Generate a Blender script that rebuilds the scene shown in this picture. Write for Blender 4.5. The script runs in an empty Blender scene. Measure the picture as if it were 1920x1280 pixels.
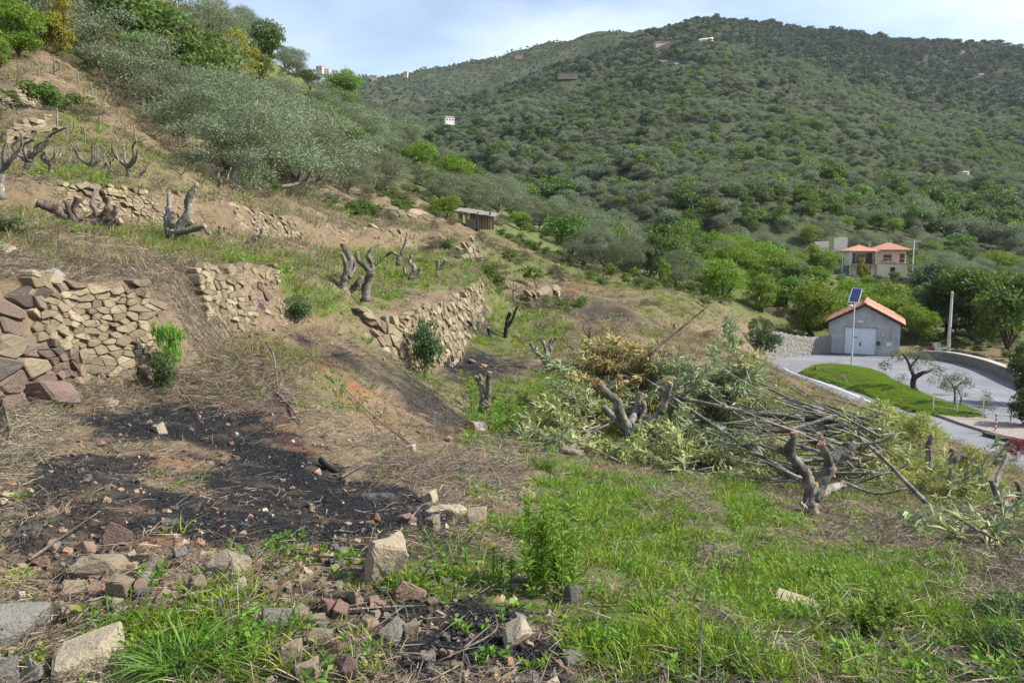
import bpy, bmesh, math, random
import numpy as np
from mathutils import Vector, Matrix, Euler
R = math.radians
random.seed(7); rng = np.random.default_rng(7)
SC = bpy.context.scene
COL = SC.collection
# ------------------------------------------------------------------ camera, sky, sun, exposure
FPX, PITCH, UC, VC = 1493.0, R(7.0), 960.0, 640.0       # focal length in photo pixels (1920 wide)
cam = bpy.data.cameras.new('camera'); cam.lens = 36*FPX/1920; cam.sensor_width = 36
cam.clip_start = 0.05; cam.clip_end = 12000
camo = bpy.data.objects.new('camera', cam); COL.objects.link(camo)
camo.rotation_euler = (R(90)-PITCH, 0, 0); SC.camera = camo
SUN_EL, SUN_AZ = R(40), R(93)                            # azimuth from +Y (view direction) towards +X (right)
wd = bpy.data.worlds.new('World'); SC.world = wd; wd.use_nodes = True
nt = wd.node_tree; nt.nodes.clear(); N = nt.nodes; Lk = nt.links
out = N.new('ShaderNodeOutputWorld'); bg = N.new('ShaderNodeBackground'); sky = N.new('ShaderNodeTexSky')
sky.sky_type = 'NISHITA'; sky.sun_disc = False; sky.sun_elevation = SUN_EL; sky.sun_rotation = SUN_AZ
sky.air_density = 1.0; sky.dust_density = 0.6; sky.ozone_density = 1.6; sky.altitude = 200
tc = N.new('ShaderNodeTexCoord'); mp = N.new('ShaderNodeMapping'); mp.inputs['Scale'].default_value = (1.3, 1.0, 4.2)
mp.inputs['Rotation'].default_value = (0, R(-14), 0)
nz = N.new('ShaderNodeTexNoise'); nz.inputs['Scale'].default_value = 1.5; nz.inputs['Detail'].default_value = 6; nz.inputs['Roughness'].default_value = .48
nz.inputs['Distortion'].default_value = .5
cr = N.new('ShaderNodeValToRGB'); cr.color_ramp.elements[0].position = .44; cr.color_ramp.elements[1].position = .84
cr.color_ramp.elements[0].color = (.04, .04, .04, 1); cr.color_ramp.elements[1].color = (.80, .80, .80, 1)
mx = N.new('ShaderNodeMix'); mx.data_type = 'RGBA'; mx.inputs[7].default_value = (8.3, 9.0, 9.9, 1)
Lk.new(tc.outputs['Generated'], mp.inputs[0]); Lk.new(mp.outputs[0], nz.inputs[0]); Lk.new(nz.outputs[0], cr.inputs[0])
Lk.new(cr.outputs[0], mx.inputs[0]); Lk.new(sky.outputs[0], mx.inputs[6]); Lk.new(mx.outputs[2], bg.inputs[0])
bg.inputs[1].default_value = 0.105; Lk.new(bg.outputs[0], out.inputs[0])
sl = bpy.data.lights.new('sun', 'SUN'); sl.energy = 5.0; sl.angle = R(.53); sl.color = (1, .95, .86)
so = bpy.data.objects.new('sun', sl); COL.objects.link(so)
sd = Vector((math.sin(SUN_AZ)*math.cos(SUN_EL), math.cos(SUN_AZ)*math.cos(SUN_EL), math.sin(SUN_EL)))
so.rotation_euler = sd.to_track_quat('Z', 'Y').to_euler(); so.location = sd*60
SC.view_settings.view_transform = 'Standard'; SC.view_settings.look = 'None'
SC.view_settings.exposure = 0.8; SC.view_settings.gamma = 1; SC.view_settings.use_curve_mapping = False
SC.render.engine = 'CYCLES'
cy = SC.cycles; cy.max_bounces = 5; cy.diffuse_bounces = 2; cy.glossy_bounces = 2; cy.transmission_bounces = 3; cy.transparent_max_bounces = 4
cy.volume_bounces = 0; cy.caustics_reflective = False; cy.caustics_refractive = False
# ------------------------------------------------------------------ geometry helpers
cp, sp = math.cos(PITCH), math.sin(PITCH)
def P(u, v, D):                       # point seen at photo pixel (u, v) at forward distance D; works on arrays
    dx = (np.asarray(u, float)-UC)/FPX; dy = (VC-np.asarray(v, float))/FPX
    yy = cp+dy*sp; zz = -sp+dy*cp
    return np.stack([dx/yy*D, np.ones_like(dx)*D, zz/yy*D], -1)
def proj(p):
    p = np.asarray(p, float); d = p[..., 1]*cp-p[..., 2]*sp; h = p[..., 1]*sp+p[..., 2]*cp
    d = np.where(d < .05, .05, d)
    return UC+p[..., 0]/d*FPX, VC-h/d*FPX
def vnoise(x, y, seed=0):
    xi = np.floor(x).astype(np.int64); yi = np.floor(y).astype(np.int64); xf = x-xi; yf = y-yi
    def h(i, j):
        n = (i*374761393+j*668265263+seed*974711) & 0x7fffffff
        n = ((n ^ (n >> 13))*1274126177) & 0x7fffffff
        return ((n ^ (n >> 16)) & 0xffff)/65535.0
    sx = xf*xf*(3-2*xf); sy = yf*yf*(3-2*yf)
    return (h(xi, yi)*(1-sx)+h(xi+1, yi)*sx)*(1-sy)+(h(xi, yi+1)*(1-sx)+h(xi+1, yi+1)*sx)*sy
def fbm(x, y, seed=0, o=4):
    s = 0; a = 1; t = 0
    for i in range(o): s = s+a*(vnoise(x, y, seed+i)-.5); t += a*.5; a *= .5; x = x*2.03+11.3; y = y*2.03-7.7
    return s/t
def sstep(a, b, x):
    t = np.clip((x-a)/(b-a), 0, 1); return t*t*(3-2*t)
def polydist(px, py, poly):           # signed distance to a polygon, + inside
    px = np.asarray(px, float); py = np.asarray(py, float)
    d = np.full(px.shape, 1e18); ins = np.zeros(px.shape, bool); n = len(poly)
    for i in range(n):
        x1, y1 = poly[i]; x2, y2 = poly[(i+1) % n]
        ex, ey = x2-x1, y2-y1; t = np.clip(((px-x1)*ex+(py-y1)*ey)/(ex*ex+ey*ey+1e-12), 0, 1)
        d = np.minimum(d, (px-x1-t*ex)**2+(py-y1-t*ey)**2)
        c = (y1 > py) != (y2 > py)
        ins ^= c & (px < (x2-x1)*(py-y1)/(y2-y1 if y2 != y1 else 1e-9)+x1)
    d = np.sqrt(d); return np.where(ins, d, -d)
class TPS:                            # smooth surface through scattered heights, in coordinates that follow distance
    def __init__(s, pts, reg=1e-3, off=3.0, z0=-1.7):
        s.off, s.z0 = off, z0; p = np.array(pts, float); q = s.q(p[:, 0], p[:, 1]); n = len(q)
        e = (p[:, 2]-z0)/(p[:, 1]+off); A = np.zeros((n+3, n+3))
        A[:n, :n] = s.k(q[:, None]-q[None])+np.eye(n)*reg; A[:n, n] = 1; A[:n, n+1:] = q; A[n:, :n] = A[:n, n:].T
        b = np.zeros(n+3); b[:n] = e; s.w = np.linalg.solve(A, b); s.c = q
    def q(s, x, y): y = np.maximum(y+s.off, .3); return np.stack([2.2*x/y, np.log(y)], -1)
    def k(s, d): r2 = (d*d).sum(-1); return .5*r2*np.log(r2+1e-12)
    def __call__(s, x, y):
        x = np.asarray(x, float); y = np.asarray(y, float); sh = x.shape; x = x.ravel(); y = y.ravel(); o = np.empty(len(x))
        for i in range(0, len(x), 40000):
            q = s.q(x[i:i+40000], y[i:i+40000])
            e = s.k(q[:, None]-s.c[None])@s.w[:len(s.c)]+s.w[-3]+q@s.w[-2:]
            o[i:i+40000] = e*(np.maximum(y[i:i+40000]+s.off, .3))+s.z0
        return o.reshape(sh)
def px3(l): return [tuple(P(*t)) for t in l]
ZR = -11.0                            # level of the road
def onroad(u, v, z=ZR):
    p = P(u, v, 1.0); D = z/p[2]; return (p[0]*D, D)
# ------------------------------------------------------------------ terrain: three terrace levels, joined at the walls
A_pts = px3([(-300,1280,3),(0,1280,3),(500,1280,2.95),(960,1280,2.9),(1500,1280,2.9),(1920,1280,2.85),(2300,1280,2.8),
 (0,1050,4.1),(300,1050,4.2),(650,1050,4.3),(0,900,5.3),(250,900,5.6),(450,905,6.1),(700,960,5.6),(0,757,7.3),(150,716,8.6),(290,712,9.3),(-250,800,6.3),
 (370,662,11),(520,606,13.3),(300,780,7.9),(450,800,8),(560,860,7.2),(600,700,11),(700,800,10.5),(560,760,9),(560,632,13.4),(800,780,12.5),(700,690,13),
 (690,632,15.2),(780,692,16.4),(835,690,18.5),(900,800,13.5),(910,700,18.5),(1000,870,8.8),(850,900,7.5),(960,960,6),(960,1100,4.15),
 (1185,825,13.5),(1100,900,9),(1300,950,7.8),(1520,968,8.3),(1300,1100,5),(1600,1100,5.1),(1900,1100,5),(1700,980,8),(1900,1000,7.2),(1850,950,9.5),(1980,960,9.5),
 (1350,870,12.5),(1600,880,13),(1750,905,12.3),(1100,640,26),(1250,640,28),(1200,600,40),(1330,600,55),(1395,596,72),(1300,560,75),(1200,520,80),(1050,520,65),
 (940,550,45),(960,620,27),(1000,572,38),(1060,580,40),(1400,680,50),(1500,722,45),(1600,772,38),(1700,805,32),(1800,852,27),(1900,905,22),(2050,960,18),
 (1250,520,95),(1450,540,105),(1600,590,105),(1640,527,152),(1300,480,140),(1800,540,150),(2000,560,150),(1500,500,165),(1720,600,110),(1850,620,100),(2000,640,95),
 (1150,480,130),(1100,450,150),(870,620,23),(915,590,27),(1300,455,230),(1640,480,230),(1900,500,230)])
for u, v in [(1440,670),(1440,690),(1600,664),(1900,700),(1700,770),(1920,870),(1750,700),(2100,760),(2100,900),(1800,780)]:
    x, y = onroad(u, v); A_pts.append((x, y, ZR))
A_pts += [(-3,-1.5,-1.35),(0,-1.5,-1.62),(3,-1.5,-1.9),(0,.5,-1.64),(1.5,.5,-1.75),(-1.5,.5,-1.5)]
FAR = px3([(400,75,110),(550,145,140),(640,195,170),(720,245,200),(780,292,210),(850,342,200),(950,382,180),(1050,430,150),(600,300,80),(700,340,90),
 (500,250,60),(600,362,60),(850,400,100),(950,430,110),(400,200,300),(640,300,300),(850,420,300),(1050,480,300),(700,400,60),(800,390,78),(870,430,75),(880,440,66)])
B_pts = px3([(-300,520,6.4),(0,525,7.5),(150,538,8.8),(290,522,9.7),(380,502,11.2),(525,508,13.6),(0,480,9),(150,490,10),(330,456,15),(200,440,13),(0,420,12),(100,410,14.4),
 (400,447,17.8),(560,458,22),(600,490,18),(650,547,15),(560,520,14.5),(700,490,24),(700,475,29),(770,520,22),(690,590,15.6),(700,582,16.4),(760,572,18),(830,562,20),(910,542,25),
 (850,490,35),(900,490,42),(880,460,55),(780,440,50),(1000,480,62),(940,545,46),(-300,420,10.5),(1050,470,110),(1200,470,130),(620,470,25)])+FAR
C_pts = px3([(-300,330,12.5),(0,338,14.2),(100,347,15),(300,370,17.2),(460,390,20.6),(560,404,23.2),(620,417,26),(770,432,33),(230,322,19),(50,302,19),(420,357,24),(0,230,23),(150,240,24),
 (300,300,25),(0,150,27),(100,130,30),(200,190,31),(350,280,33),(490,350,37),(620,400,46),(0,60,40),(250,125,50),(200,-40,90),(0,-160,100),(-300,0,50),(-400,-300,120),(780,430,45),
 (1000,440,130)])+FAR
tA, tB, tC = TPS(A_pts), TPS(B_pts), TPS(C_pts)
# wall lines: (u, v, D, half width of the step)
W12 = [(-900,760,5.5,.3),(-300,775,6.4,.16),(0,757,7.35,.14),(150,716,8.65,.14),(290,712,9.45,.16),(370,662,11.05,.5),(440,630,12.1,.16),(527,606,13.4,.14),(560,632,14.0,.6),(620,640,14.7,.8),(690,640,15.5,.18),
 (760,692,16.6,.16),(830,690,18.7,.16),(872,622,23,.3),(912,588,27,.25),(950,545,46,2.0),(1000,500,66,4),(1050,470,112,9),(1120,450,160,14),(1300,430,330,30)]
WC = [(-900,420,11,.3),(-300,420,12.1,.2),(0,415,13.8,.18),(100,410,14.7,.16),(300,432,17,.16),(460,453,20.4,.16),(560,461,22.9,.2),(625,468,26,.25),(770,470,33.2,.4),(880,440,62,3),(1000,420,115,9),(1120,420,200,16),(1300,430,340,30)]
def wline(W): return [(float(P(u, v, D)[0]), float(D), w) for u, v, D, w in W]
W12p, WCp = wline(W12), wline(WC)
def wmask(x, y, W):
    best = np.full(x.shape, 1e18); sgn = np.zeros(x.shape); wid = np.ones(x.shape)
    for (x1, y1, w1), (x2, y2, w2) in zip(W[:-1], W[1:]):
        ex, ey = x2-x1, y2-y1; l = math.hypot(ex, ey)
        t = np.clip(((x-x1)*ex+(y-y1)*ey)/(l*l), 0, 1); d = np.hypot(x-x1-t*ex, y-y1-t*ey)
        s = (ex*(y-y1)-ey*(x-x1))/l
        m = d < best-1e-9; best = np.where(m, d, best); sgn = np.where(m, np.where(s >= 0, d, -d), sgn); wid = np.where(m, w1+(w2-w1)*t, wid)
    return sstep(-1, 1, sgn/wid), sgn
BASIN = [onroad(u, v) for u, v in [(1425,678),(1440,663),(1555,661),(1690,663),(1800,676),(1870,696),(1925,718),(2100,750),(2150,900),(1950,930),(1860,880),(1800,835),(1690,785),(1560,735),(1480,708)]]
def terr_raw(x, y):
    x = np.asarray(x, float); y = np.asarray(y, float)
    a = tA(x, y); b = tB(x, y); c = tC(x, y)
    m1, s1 = wmask(x, y, W12p); m2, s2 = wmask(x, y, WCp)
    z = a+(b-a)*m1; z = z+(c-z)*m2*np.where(s1 > -1, 1, 0)
    r = np.hypot(x, y)
    n = fbm(x*2.3, y*2.3, 3, 5)*.05*np.clip(r/5, .35, 1)+fbm(x*.5, y*.5, 9, 4)*np.clip(r*.018, .03, .5)
    z = z+n+(vnoise(x*6, y*6, 5)-.5)*.03*np.clip(2-r/12, 0, 1)
    d = polydist(x, y, BASIN)
    k = sstep(-1.6, .3, d); return z*(1-k)+np.minimum(z, ZR-.25)*k
NA, NL = 460, 600
ga = np.linspace(-1.15, 1.15, NA); gl = np.linspace(math.log(1.3), math.log(330), NL); OFF = 3.0
GY = np.exp(gl)[:, None]-OFF+0*ga[None]; GX = ga[None]*np.exp(gl)[:, None]
GZ = terr_raw(GX, GY)
def hq(x, y):
    x = np.asarray(x, float); y = np.maximum(np.asarray(y, float)+OFF, 1.31)
    fa = np.clip((x/y-ga[0])/(ga[1]-ga[0]), 0, NA-1.001); fl = np.clip((np.log(y)-gl[0])/(gl[1]-gl[0]), 0, NL-1.001)
    i = fl.astype(int); j = fa.astype(int); s = fl-i; t = fa-j
    return (GZ[i, j]*(1-t)+GZ[i, j+1]*t)*(1-s)+(GZ[i+1, j]*(1-t)+GZ[i+1, j+1]*t)*s
MARCH = np.exp(np.linspace(math.log(2.0), math.log(300), 1500))
def G(u, v, Dmin=0):                  # where the line of sight through a photo pixel meets the ground
    ds = MARCH[MARCH > Dmin]; p = P(np.full(len(ds), u), np.full(len(ds), v), 1.0)*ds[:, None]
    hit = np.nonzero(hq(p[:, 0], p[:, 1]) >= p[:, 2])[0]
    k = hit[0] if len(hit) else len(ds)-1
    q = p[k]; return np.array([q[0], q[1], float(hq(q[0], q[1]))])
# ------------------------------------------------------------------ mesh and object helpers
def props(o, label=None, cat=None, group=None, kind=None):
    for k, v in (('label', label), ('category', cat), ('group', group), ('kind', kind)):
        if v: o[k] = v
    return o
def mesh_np(name, V, F, mat=None, smooth=False, fmat=None):
    V = np.asarray(V, np.float32).reshape(-1, 3); F = np.asarray(F, np.int32); k = F.shape[1]
    me = bpy.data.meshes.new(name); me.vertices.add(len(V)); me.vertices.foreach_set('co', V.ravel())
    me.loops.add(F.size); me.loops.foreach_set('vertex_index', F.ravel())
    me.polygons.add(len(F)); me.polygons.foreach_set('loop_start', np.arange(0, F.size, k, dtype=np.int32))
    me.polygons.foreach_set('loop_total', np.full(len(F), k, np.int32))
    if smooth: me.polygons.foreach_set('use_smooth', np.ones(len(F), bool))
    if mat is not None:
        for m in (mat if isinstance(mat, (list, tuple)) else [mat]): me.materials.append(m)
    if fmat is not None: me.polygons.foreach_set('material_index', np.asarray(fmat, np.int32))
    me.update(calc_edges=True); me.validate(); return me
def link(name, me, parent=None, loc=None, rot=None, scale=None):
    o = bpy.data.objects.new(name, me); COL.objects.link(o)
    if parent: o.parent = parent
    if loc is not None: o.location = [float(c) for c in loc]
    if rot is not None: o.rotation_euler = [float(c) for c in rot]
    if scale is not None: o.scale = (scale,)*3 if isinstance(scale, (int, float, np.floating)) else [float(c) for c in scale]
    return o
def empty(name, loc, label=None, cat=None, group=None, rz=0):
    return props(link(name, None, loc=loc, rot=(0, 0, rz)), label, cat, group)
def catmull(pts, n=4):
    p = np.asarray(pts, float)
    if len(p) < 3: return p
    q = np.vstack([2*p[0]-p[1], p, 2*p[-1]-p[-2]]); o = []
    for i in range(1, len(q)-2):
        for t in np.arange(n)/n:
            a, b, c, d = q[i-1], q[i], q[i+1], q[i+2]
            o.append(.5*((2*b)+(c-a)*t+(2*a-5*b+4*c-d)*t*t+(3*b-a-3*c+d)*t**3))
    o.append(p[-1]); return np.array(o)
class MB:
    def __init__(s): s.v = []; s.f = []; s.m = []; s.n = 0; s.cur = 0
    def add(s, V, F):
        V = np.asarray(V, float).reshape(-1, 3); s.v.append(V)
        for f in F: s.f.append([i+s.n for i in f]); s.m.append(s.cur)
        s.n += len(V); return s
    def box(s, c, d, rz=0, rx=0, ry=0):
        V = np.array([(x, y, z) for x in (-.5, .5) for y in (-.5, .5) for z in (-.5, .5)])*np.array(d)
        V = V@np.array(Euler((rx, ry, rz)).to_matrix()).T+np.array(c)
        return s.add(V, [(0, 1, 3, 2), (4, 6, 7, 5), (0, 4, 5, 1), (2, 3, 7, 6), (0, 2, 6, 4), (1, 5, 7, 3)])
    def poly(s, pts): return s.add(pts, [list(range(len(pts)))])
    def prism(s, pts, ext):
        p = np.asarray(pts, float); n = len(p); V = np.vstack([p, p+np.array(ext)])
        return s.add(V, [list(range(n))[::-1], list(range(n, 2*n))]+[(i, (i+1) % n, n+(i+1) % n, n+i) for i in range(n)])
    def tube(s, pts, rad, n=6, cap=True, rough=0, tw=0):
        p = np.asarray(pts, float); m = len(p); r = np.broadcast_to(np.asarray(rad, float), (m,)) if np.ndim(rad) < 1 or len(rad) == m else np.interp(np.linspace(0, 1, m), np.linspace(0, 1, len(rad)), rad)
        t = np.gradient(p, axis=0); t /= np.linalg.norm(t, axis=1)[:, None]+1e-12
        u = np.cross(t[0], (0, 0, 1) if abs(t[0][2]) < .9 else (1, 0, 0)); u /= np.linalg.norm(u); V = []
        for i in range(m):
            u = u-t[i]*(u@t[i]); u /= np.linalg.norm(u)+1e-12; w = np.cross(t[i], u)
            a = np.arange(n)*2*math.pi/n+tw*i; rr = r[i]*(1+rough*(rng.random(n)-.5))
            V.append(p[i]+rr[:, None]*(np.cos(a)[:, None]*u+np.sin(a)[:, None]*w))
        F = [(i*n+j, i*n+(j+1) % n, (i+1)*n+(j+1) % n, (i+1)*n+j) for i in range(m-1) for j in range(n)]
        if cap: F += [list(range(n))[::-1], [(m-1)*n+j for j in range(n)]]
        return s.add(np.vstack(V), F)
    def mesh(s, name, mats, smooth=False):
        me = bpy.data.meshes.new(name); me.from_pydata(np.vstack(s.v).tolist(), [], s.f)
        for m in (mats if isinstance(mats, (list, tuple)) else [mats]): me.materials.append(m)
        me.polygons.foreach_set('material_index', np.array(s.m, np.int32))
        if smooth: me.polygons.foreach_set('use_smooth', np.ones(len(s.f), bool))
        me.update(); return me
    def obj(s, name, mats, parent=None, loc=None, rot=None, smooth=False): return link(name, s.mesh(name, mats, smooth), parent, loc, rot)
# ------------------------------------------------------------------ materials
class NB:                              # small node builder
    def __init__(s, name):
        s.mat = bpy.data.materials.new(name); s.mat.use_nodes = True; s.nt = s.mat.node_tree; s.nt.nodes.clear()
        s.out = s.n('OutputMaterial')
    def n(s, t, **k):
        o = s.nt.nodes.new('ShaderNode'+t)
        for a, b in k.items(): setattr(o, a, b)
        return o
    def l(s, a, b): s.nt.links.new(a, b)
    def set(s, sock, v):
        if hasattr(v, 'is_linked') or hasattr(v, 'links'): s.l(v, sock)
        else: sock.default_value = (*v, 1) if isinstance(v, tuple) and len(v) == 3 and sock.type == 'RGBA' else v
    def noise(s, scale, detail=4, rough=.55, vec=None, out=0, dist=0):
        o = s.n('TexNoise'); o.inputs['Scale'].default_value = scale; o.inputs['Detail'].default_value = detail; o.inputs['Roughness'].default_value = rough; o.inputs['Distortion'].default_value = dist
        if vec is not None: s.l(vec, o.inputs[0])
        return o.outputs[out]
    def vor(s, scale, vec=None, out=0, feat='F1', rnd=1):
        o = s.n('TexVoronoi', feature=feat); o.inputs['Scale'].default_value = scale; o.inputs['Randomness'].default_value = rnd
        if vec is not None: s.l(vec, o.inputs[0])
        return o.outputs[out]
    def ramp(s, f, *stops):
        o = s.n('ValToRGB'); e = o.color_ramp.elements
        while len(e) < len(stops): e.new(.5)
        for k, (p, c) in zip(e, stops): k.position = p; k.color = (*c, 1) if isinstance(c, tuple) else (c, c, c, 1)
        s.l(f, o.inputs[0]); return o.outputs[0]
    def mix(s, f, a, b, blend='MIX'):
        o = s.n('Mix', data_type='RGBA', blend_type=blend); s.set(o.inputs[0], f); s.set(o.inputs[6], a); s.set(o.inputs[7], b); return o.outputs[2]
    def math(s, op, a, b=0.0, clamp=False):
        o = s.n('Math', operation=op, use_clamp=clamp); s.set(o.inputs[0], a); s.set(o.inputs[1], b); return o.outputs[0]
    def hsv(s, c, h=.5, sa=1.0, v=1.0):
        o = s.n('HueSaturation'); s.set(o.inputs['Hue'], h); s.set(o.inputs['Saturation'], sa); s.set(o.inputs['Value'], v); s.set(o.inputs['Color'], c); return o.outputs[0]
    def bump(s, h, dist=.02, strength=1.0):
        o = s.n('Bump'); o.inputs['Distance'].default_value = dist; o.inputs['Strength'].default_value = strength; s.l(h, o.inputs['Height']); return o.outputs[0]
    def bsdf(s, col, rough=.8, norm=None, metal=0.0, spec=.3, link=True):
        o = s.n('BsdfPrincipled'); s.set(o.inputs['Base Color'], col); s.set(o.inputs['Roughness'], rough); s.set(o.inputs['Metallic'], metal)
        o.inputs['Specular IOR Level'].default_value = spec
        if norm is not None: s.l(norm, o.inputs['Normal'])
        if link: s.l(o.outputs[0], s.out.inputs[0])
        return o.outputs[0]
    def pos(s): return s.n('NewGeometry').outputs['Position']
    def obj(s): return s.n('TexCoord').outputs['Object']
    def rnd(s): return s.n('ObjectInfo').outputs['Random']
    def isl(s): return s.n('NewGeometry').outputs['Random Per Island']
    def attr(s, name, out='Fac'): return s.n('Attribute', attribute_name=name).outputs[out]
def simple(name, col, rough=.7, var=.15, scale=8, bump=0.0, metal=0.0, spec=.3):
    b = NB(name); n = b.noise(scale, 5, .6, b.obj()); c = b.mix(b.ramp(n, (.3, 0.0), (.7, 1.0)), tuple(x*(1-var) for x in col), tuple(min(1, x*(1+var)) for x in col))
    b.bsdf(c, rough, b.bump(n, bump) if bump else None, metal, spec); return b.mat
def leaf(name, c1, c2, trans=.3, ovar=.12, rough=.55, spec=.25, tcol=None):
    b = NB(name); i = b.isl(); c = b.mix(i, c1, c2)
    r = b.rnd(); c = b.hsv(c, b.math('ADD', b.math('MULTIPLY', r, .05), .475), 1.0, b.math('ADD', b.math('MULTIPLY', r, ovar*2), 1-ovar))
    p = b.bsdf(c, rough, spec=spec, link=False)
    t = b.n('BsdfTranslucent'); b.l(b.mix(.5, c, tcol or tuple(x*1.3 for x in c2)), t.inputs[0])
    m = b.n('MixShader'); m.inputs[0].default_value = trans; b.l(p, m.inputs[1]); b.l(t.outputs[0], m.inputs[2]); b.l(m.outputs[0], b.out.inputs[0]); return b.mat
def bark_mat(name, c1, c2, scale=14):
    b = NB(name); v = b.obj(); mpn = b.n('Mapping'); mpn.inputs['Scale'].default_value = (1, 1, .35); b.l(v, mpn.inputs[0])
    n = b.noise(scale, 6, .65, mpn.outputs[0]); n2 = b.noise(3.5, 3, .5, v)
    n3 = b.noise(scale*3.3, 4, .7, mpn.outputs[0]); c = b.mix(b.ramp(n, (.40, 0.0), (.60, 1.0)), c1, c2); c = b.mix(b.ramp(n2, (.42, 0.0), (.58, .75)), c, tuple(x*.4 for x in c1)); c = b.mix(b.ramp(n3, (.56, 0.0), (.68, .7)), c, tuple(x*.3 for x in c1))
    b.bsdf(c, .9, b.bump(b.math('ADD', n, b.math('MULTIPLY', n3, .6)), .03), spec=.15); return b.mat
def rock_mat(name, *cols, k=1.0):
    b = NB(name); v = b.obj(); r = b.rnd(); n = b.noise(5*k, 6, .65, v); n2 = b.noise(22*k, 4, .6, v)
    st = [(k/(len(cols)-1), c) for k, c in enumerate(cols)]
    c = b.ramp(r, *st); c = b.mix(b.ramp(n, (.35, 0.0), (.7, .8)), c, b.hsv(c, .49, .8, 1.25)); c = b.mix(b.ramp(n2, (.3, .5), (.5, 0.0)), c, (.10, .085, .065))
    c = b.hsv(c, .5, 1.0, b.math('ADD', b.math('MULTIPLY', b.math('FRACT', b.math('MULTIPLY', r, 37.7)), .55), .68))
    h = b.math('ADD', n, b.math('MULTIPLY', n2, .35)); 
    if k > 1: c = b.mix(b.ramp(b.noise(2.2, 5, .7, b.pos()), (.45, 0.0), (.66, .65)), c, (.16, .125, .085))
    b.bsdf(c, .9, b.bump(h, .03 if k == 1 else .02), spec=.2); return b.mat
# ------------------------------------------------------------------ ground colour regions (soil, green growth, ash, baked red earth), outlined in the photograph
REG = {'green': [(1.0, [(985,865),(1060,855),(1250,890),(1420,925),(1500,1000),(1640,1010),(1760,1080),(1860,1150),(1920,1180),(1960,1300),(1100,1300),(1060,1190),(900,1170),(770,1090),(760,1020),(900,1000),(985,950)]),
 (.8, [(170,1175),(240,1090),(420,1150),(520,1180),(500,1300),(160,1300)]), (.9, [(860,730),(960,700),(1090,690),(1100,770),(1010,850),(880,830)]),
 (1.0, [(215,430),(300,428),(450,478),(530,498),(650,535),(730,575),(690,600),(600,590),(540,560),(520,508),(380,492)]), (.8, [(520,480),(620,465),(800,465),(900,500),(960,560),(1080,600),(1060,660),(940,685),(825,645),(920,580),(860,530),(700,570),(640,540)]),
 (.8, [(895,450),(1050,480),(1200,530),(1200,560),(1060,525),(930,525)]), (1.0, [(30,320),(110,312),(215,340),(205,352),(120,340)]), (.3, [(-20,225),(150,190),(300,290),(440,362),(250,335),(-20,290)]), (.5, [(1180,540),(1450,545),(1450,600),(1200,610)]),
 (.45, [(520,640),(660,660),(700,720),(640,780),(560,720)]), (.5, [(1420,930),(1560,960),(1760,1000),(1900,1050),(1900,1120),(1600,1020)]), (.35, [(1050,850),(1050,640),(1600,760),(1900,960),(1500,960)]), (.5, [(620,600),(760,700),(870,700),(870,760),(760,740)]),
 (.12, [(340,1000),(700,1040),(800,1100),(900,1190),(720,1290),(520,1290),(380,1090)])],
 'burn': [(1.0, [(150,758),(340,748),(505,780),(590,842),(720,900),(825,940),(838,1004),(640,1030),(440,1026),(310,985),(270,930),(350,900),(395,874),(360,850),(290,838),(180,834)]), (.9, [(20,862),(140,835),(260,845),(320,900),(345,965),(200,950),(50,955)]), (1.0, [(690,1165),(830,1148),(950,1136),(1080,1192),(1066,1278),(880,1278),(760,1245)]), (.7, [(530,1105),(700,1110),(710,1200),(600,1210)]),
 (.7, [(100,990),(220,1000),(330,1060),(240,1100),(120,1080)]), (.85, [(510,605),(610,632),(720,680),(825,732),(890,795),(855,818),(770,785),(660,705),(540,648)]), (1.0, [(818,658),(900,652),(1025,684),(960,720),(835,714)]), (.9, [(850,580),(900,572),(940,630),(870,635)]), (.8, [(1030,555),(1170,565),(1240,612),(1100,612)]), (.5, [(880,505),(930,510),(950,530),(910,528)])],
 'red': [(1.0, [(380,772),(480,768),(565,808),(605,862),(530,880),(470,815)]), (.8, [(560,640),(660,690),(770,750),(800,790),(700,760),(590,690)]), (.5, [(230,825),(390,845),(410,880),(330,935),(250,890)]), (.7, [(600,880),(700,905),(690,960),(800,985),(700,1010),(560,960)]), (.6, [(150,930),(420,1000),(600,1010),(520,1080),(300,1060),(180,1000)]), (.5, [(1000,560),(1100,510),(1160,530),(1060,580)])],
 'straw': [(1.0, [(-60,700),(180,742),(300,715),(420,635),(560,690),(520,775),(300,768),(160,770),(60,880),(-60,930)]), (.9, [(600,862),(760,850),(985,850),(960,930),(820,905),(650,900)]), (1.0, [(200,480),(380,490),(480,600),(380,690),(290,640),(270,560)]), (.8, [(0,430),(200,470),(400,500),(200,520),(0,500)]),
 (.8, [(1290,1020),(1420,1020),(1420,1090),(1300,1090)]), (.7, [(1500,960),(1900,1000),(1900,1180),(1700,1060),(1560,1020)]), (.6, [(1190,910),(1340,910),(1340,970),(1200,960)]), (.7, [(640,370),(860,370),(860,430),(640,410)])]}
def region(name, u, v, x, y):
    o = np.zeros(u.shape); nn = fbm(x*1.1, y*1.1, 21, 5)*(56 if name != 'burn' else 36)+fbm(x*5, y*5, 33, 3)*34
    sc = np.clip(7/np.maximum(y, 1), .12, 1.6)
    for w, poly in REG[name]:
        o = np.maximum(o, w*sstep(-14, 22, polydist(u, v, poly)+nn*sc*1.5))
    return o
gu, gv = proj(np.stack([GX, GY, GZ], -1))
MASK = {k: region(k, gu, gv, GX, GY) for k in REG}
far_green = sstep(74, 92, GY)*.85; MASK['green'] = np.maximum(MASK['green'], far_green)
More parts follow.
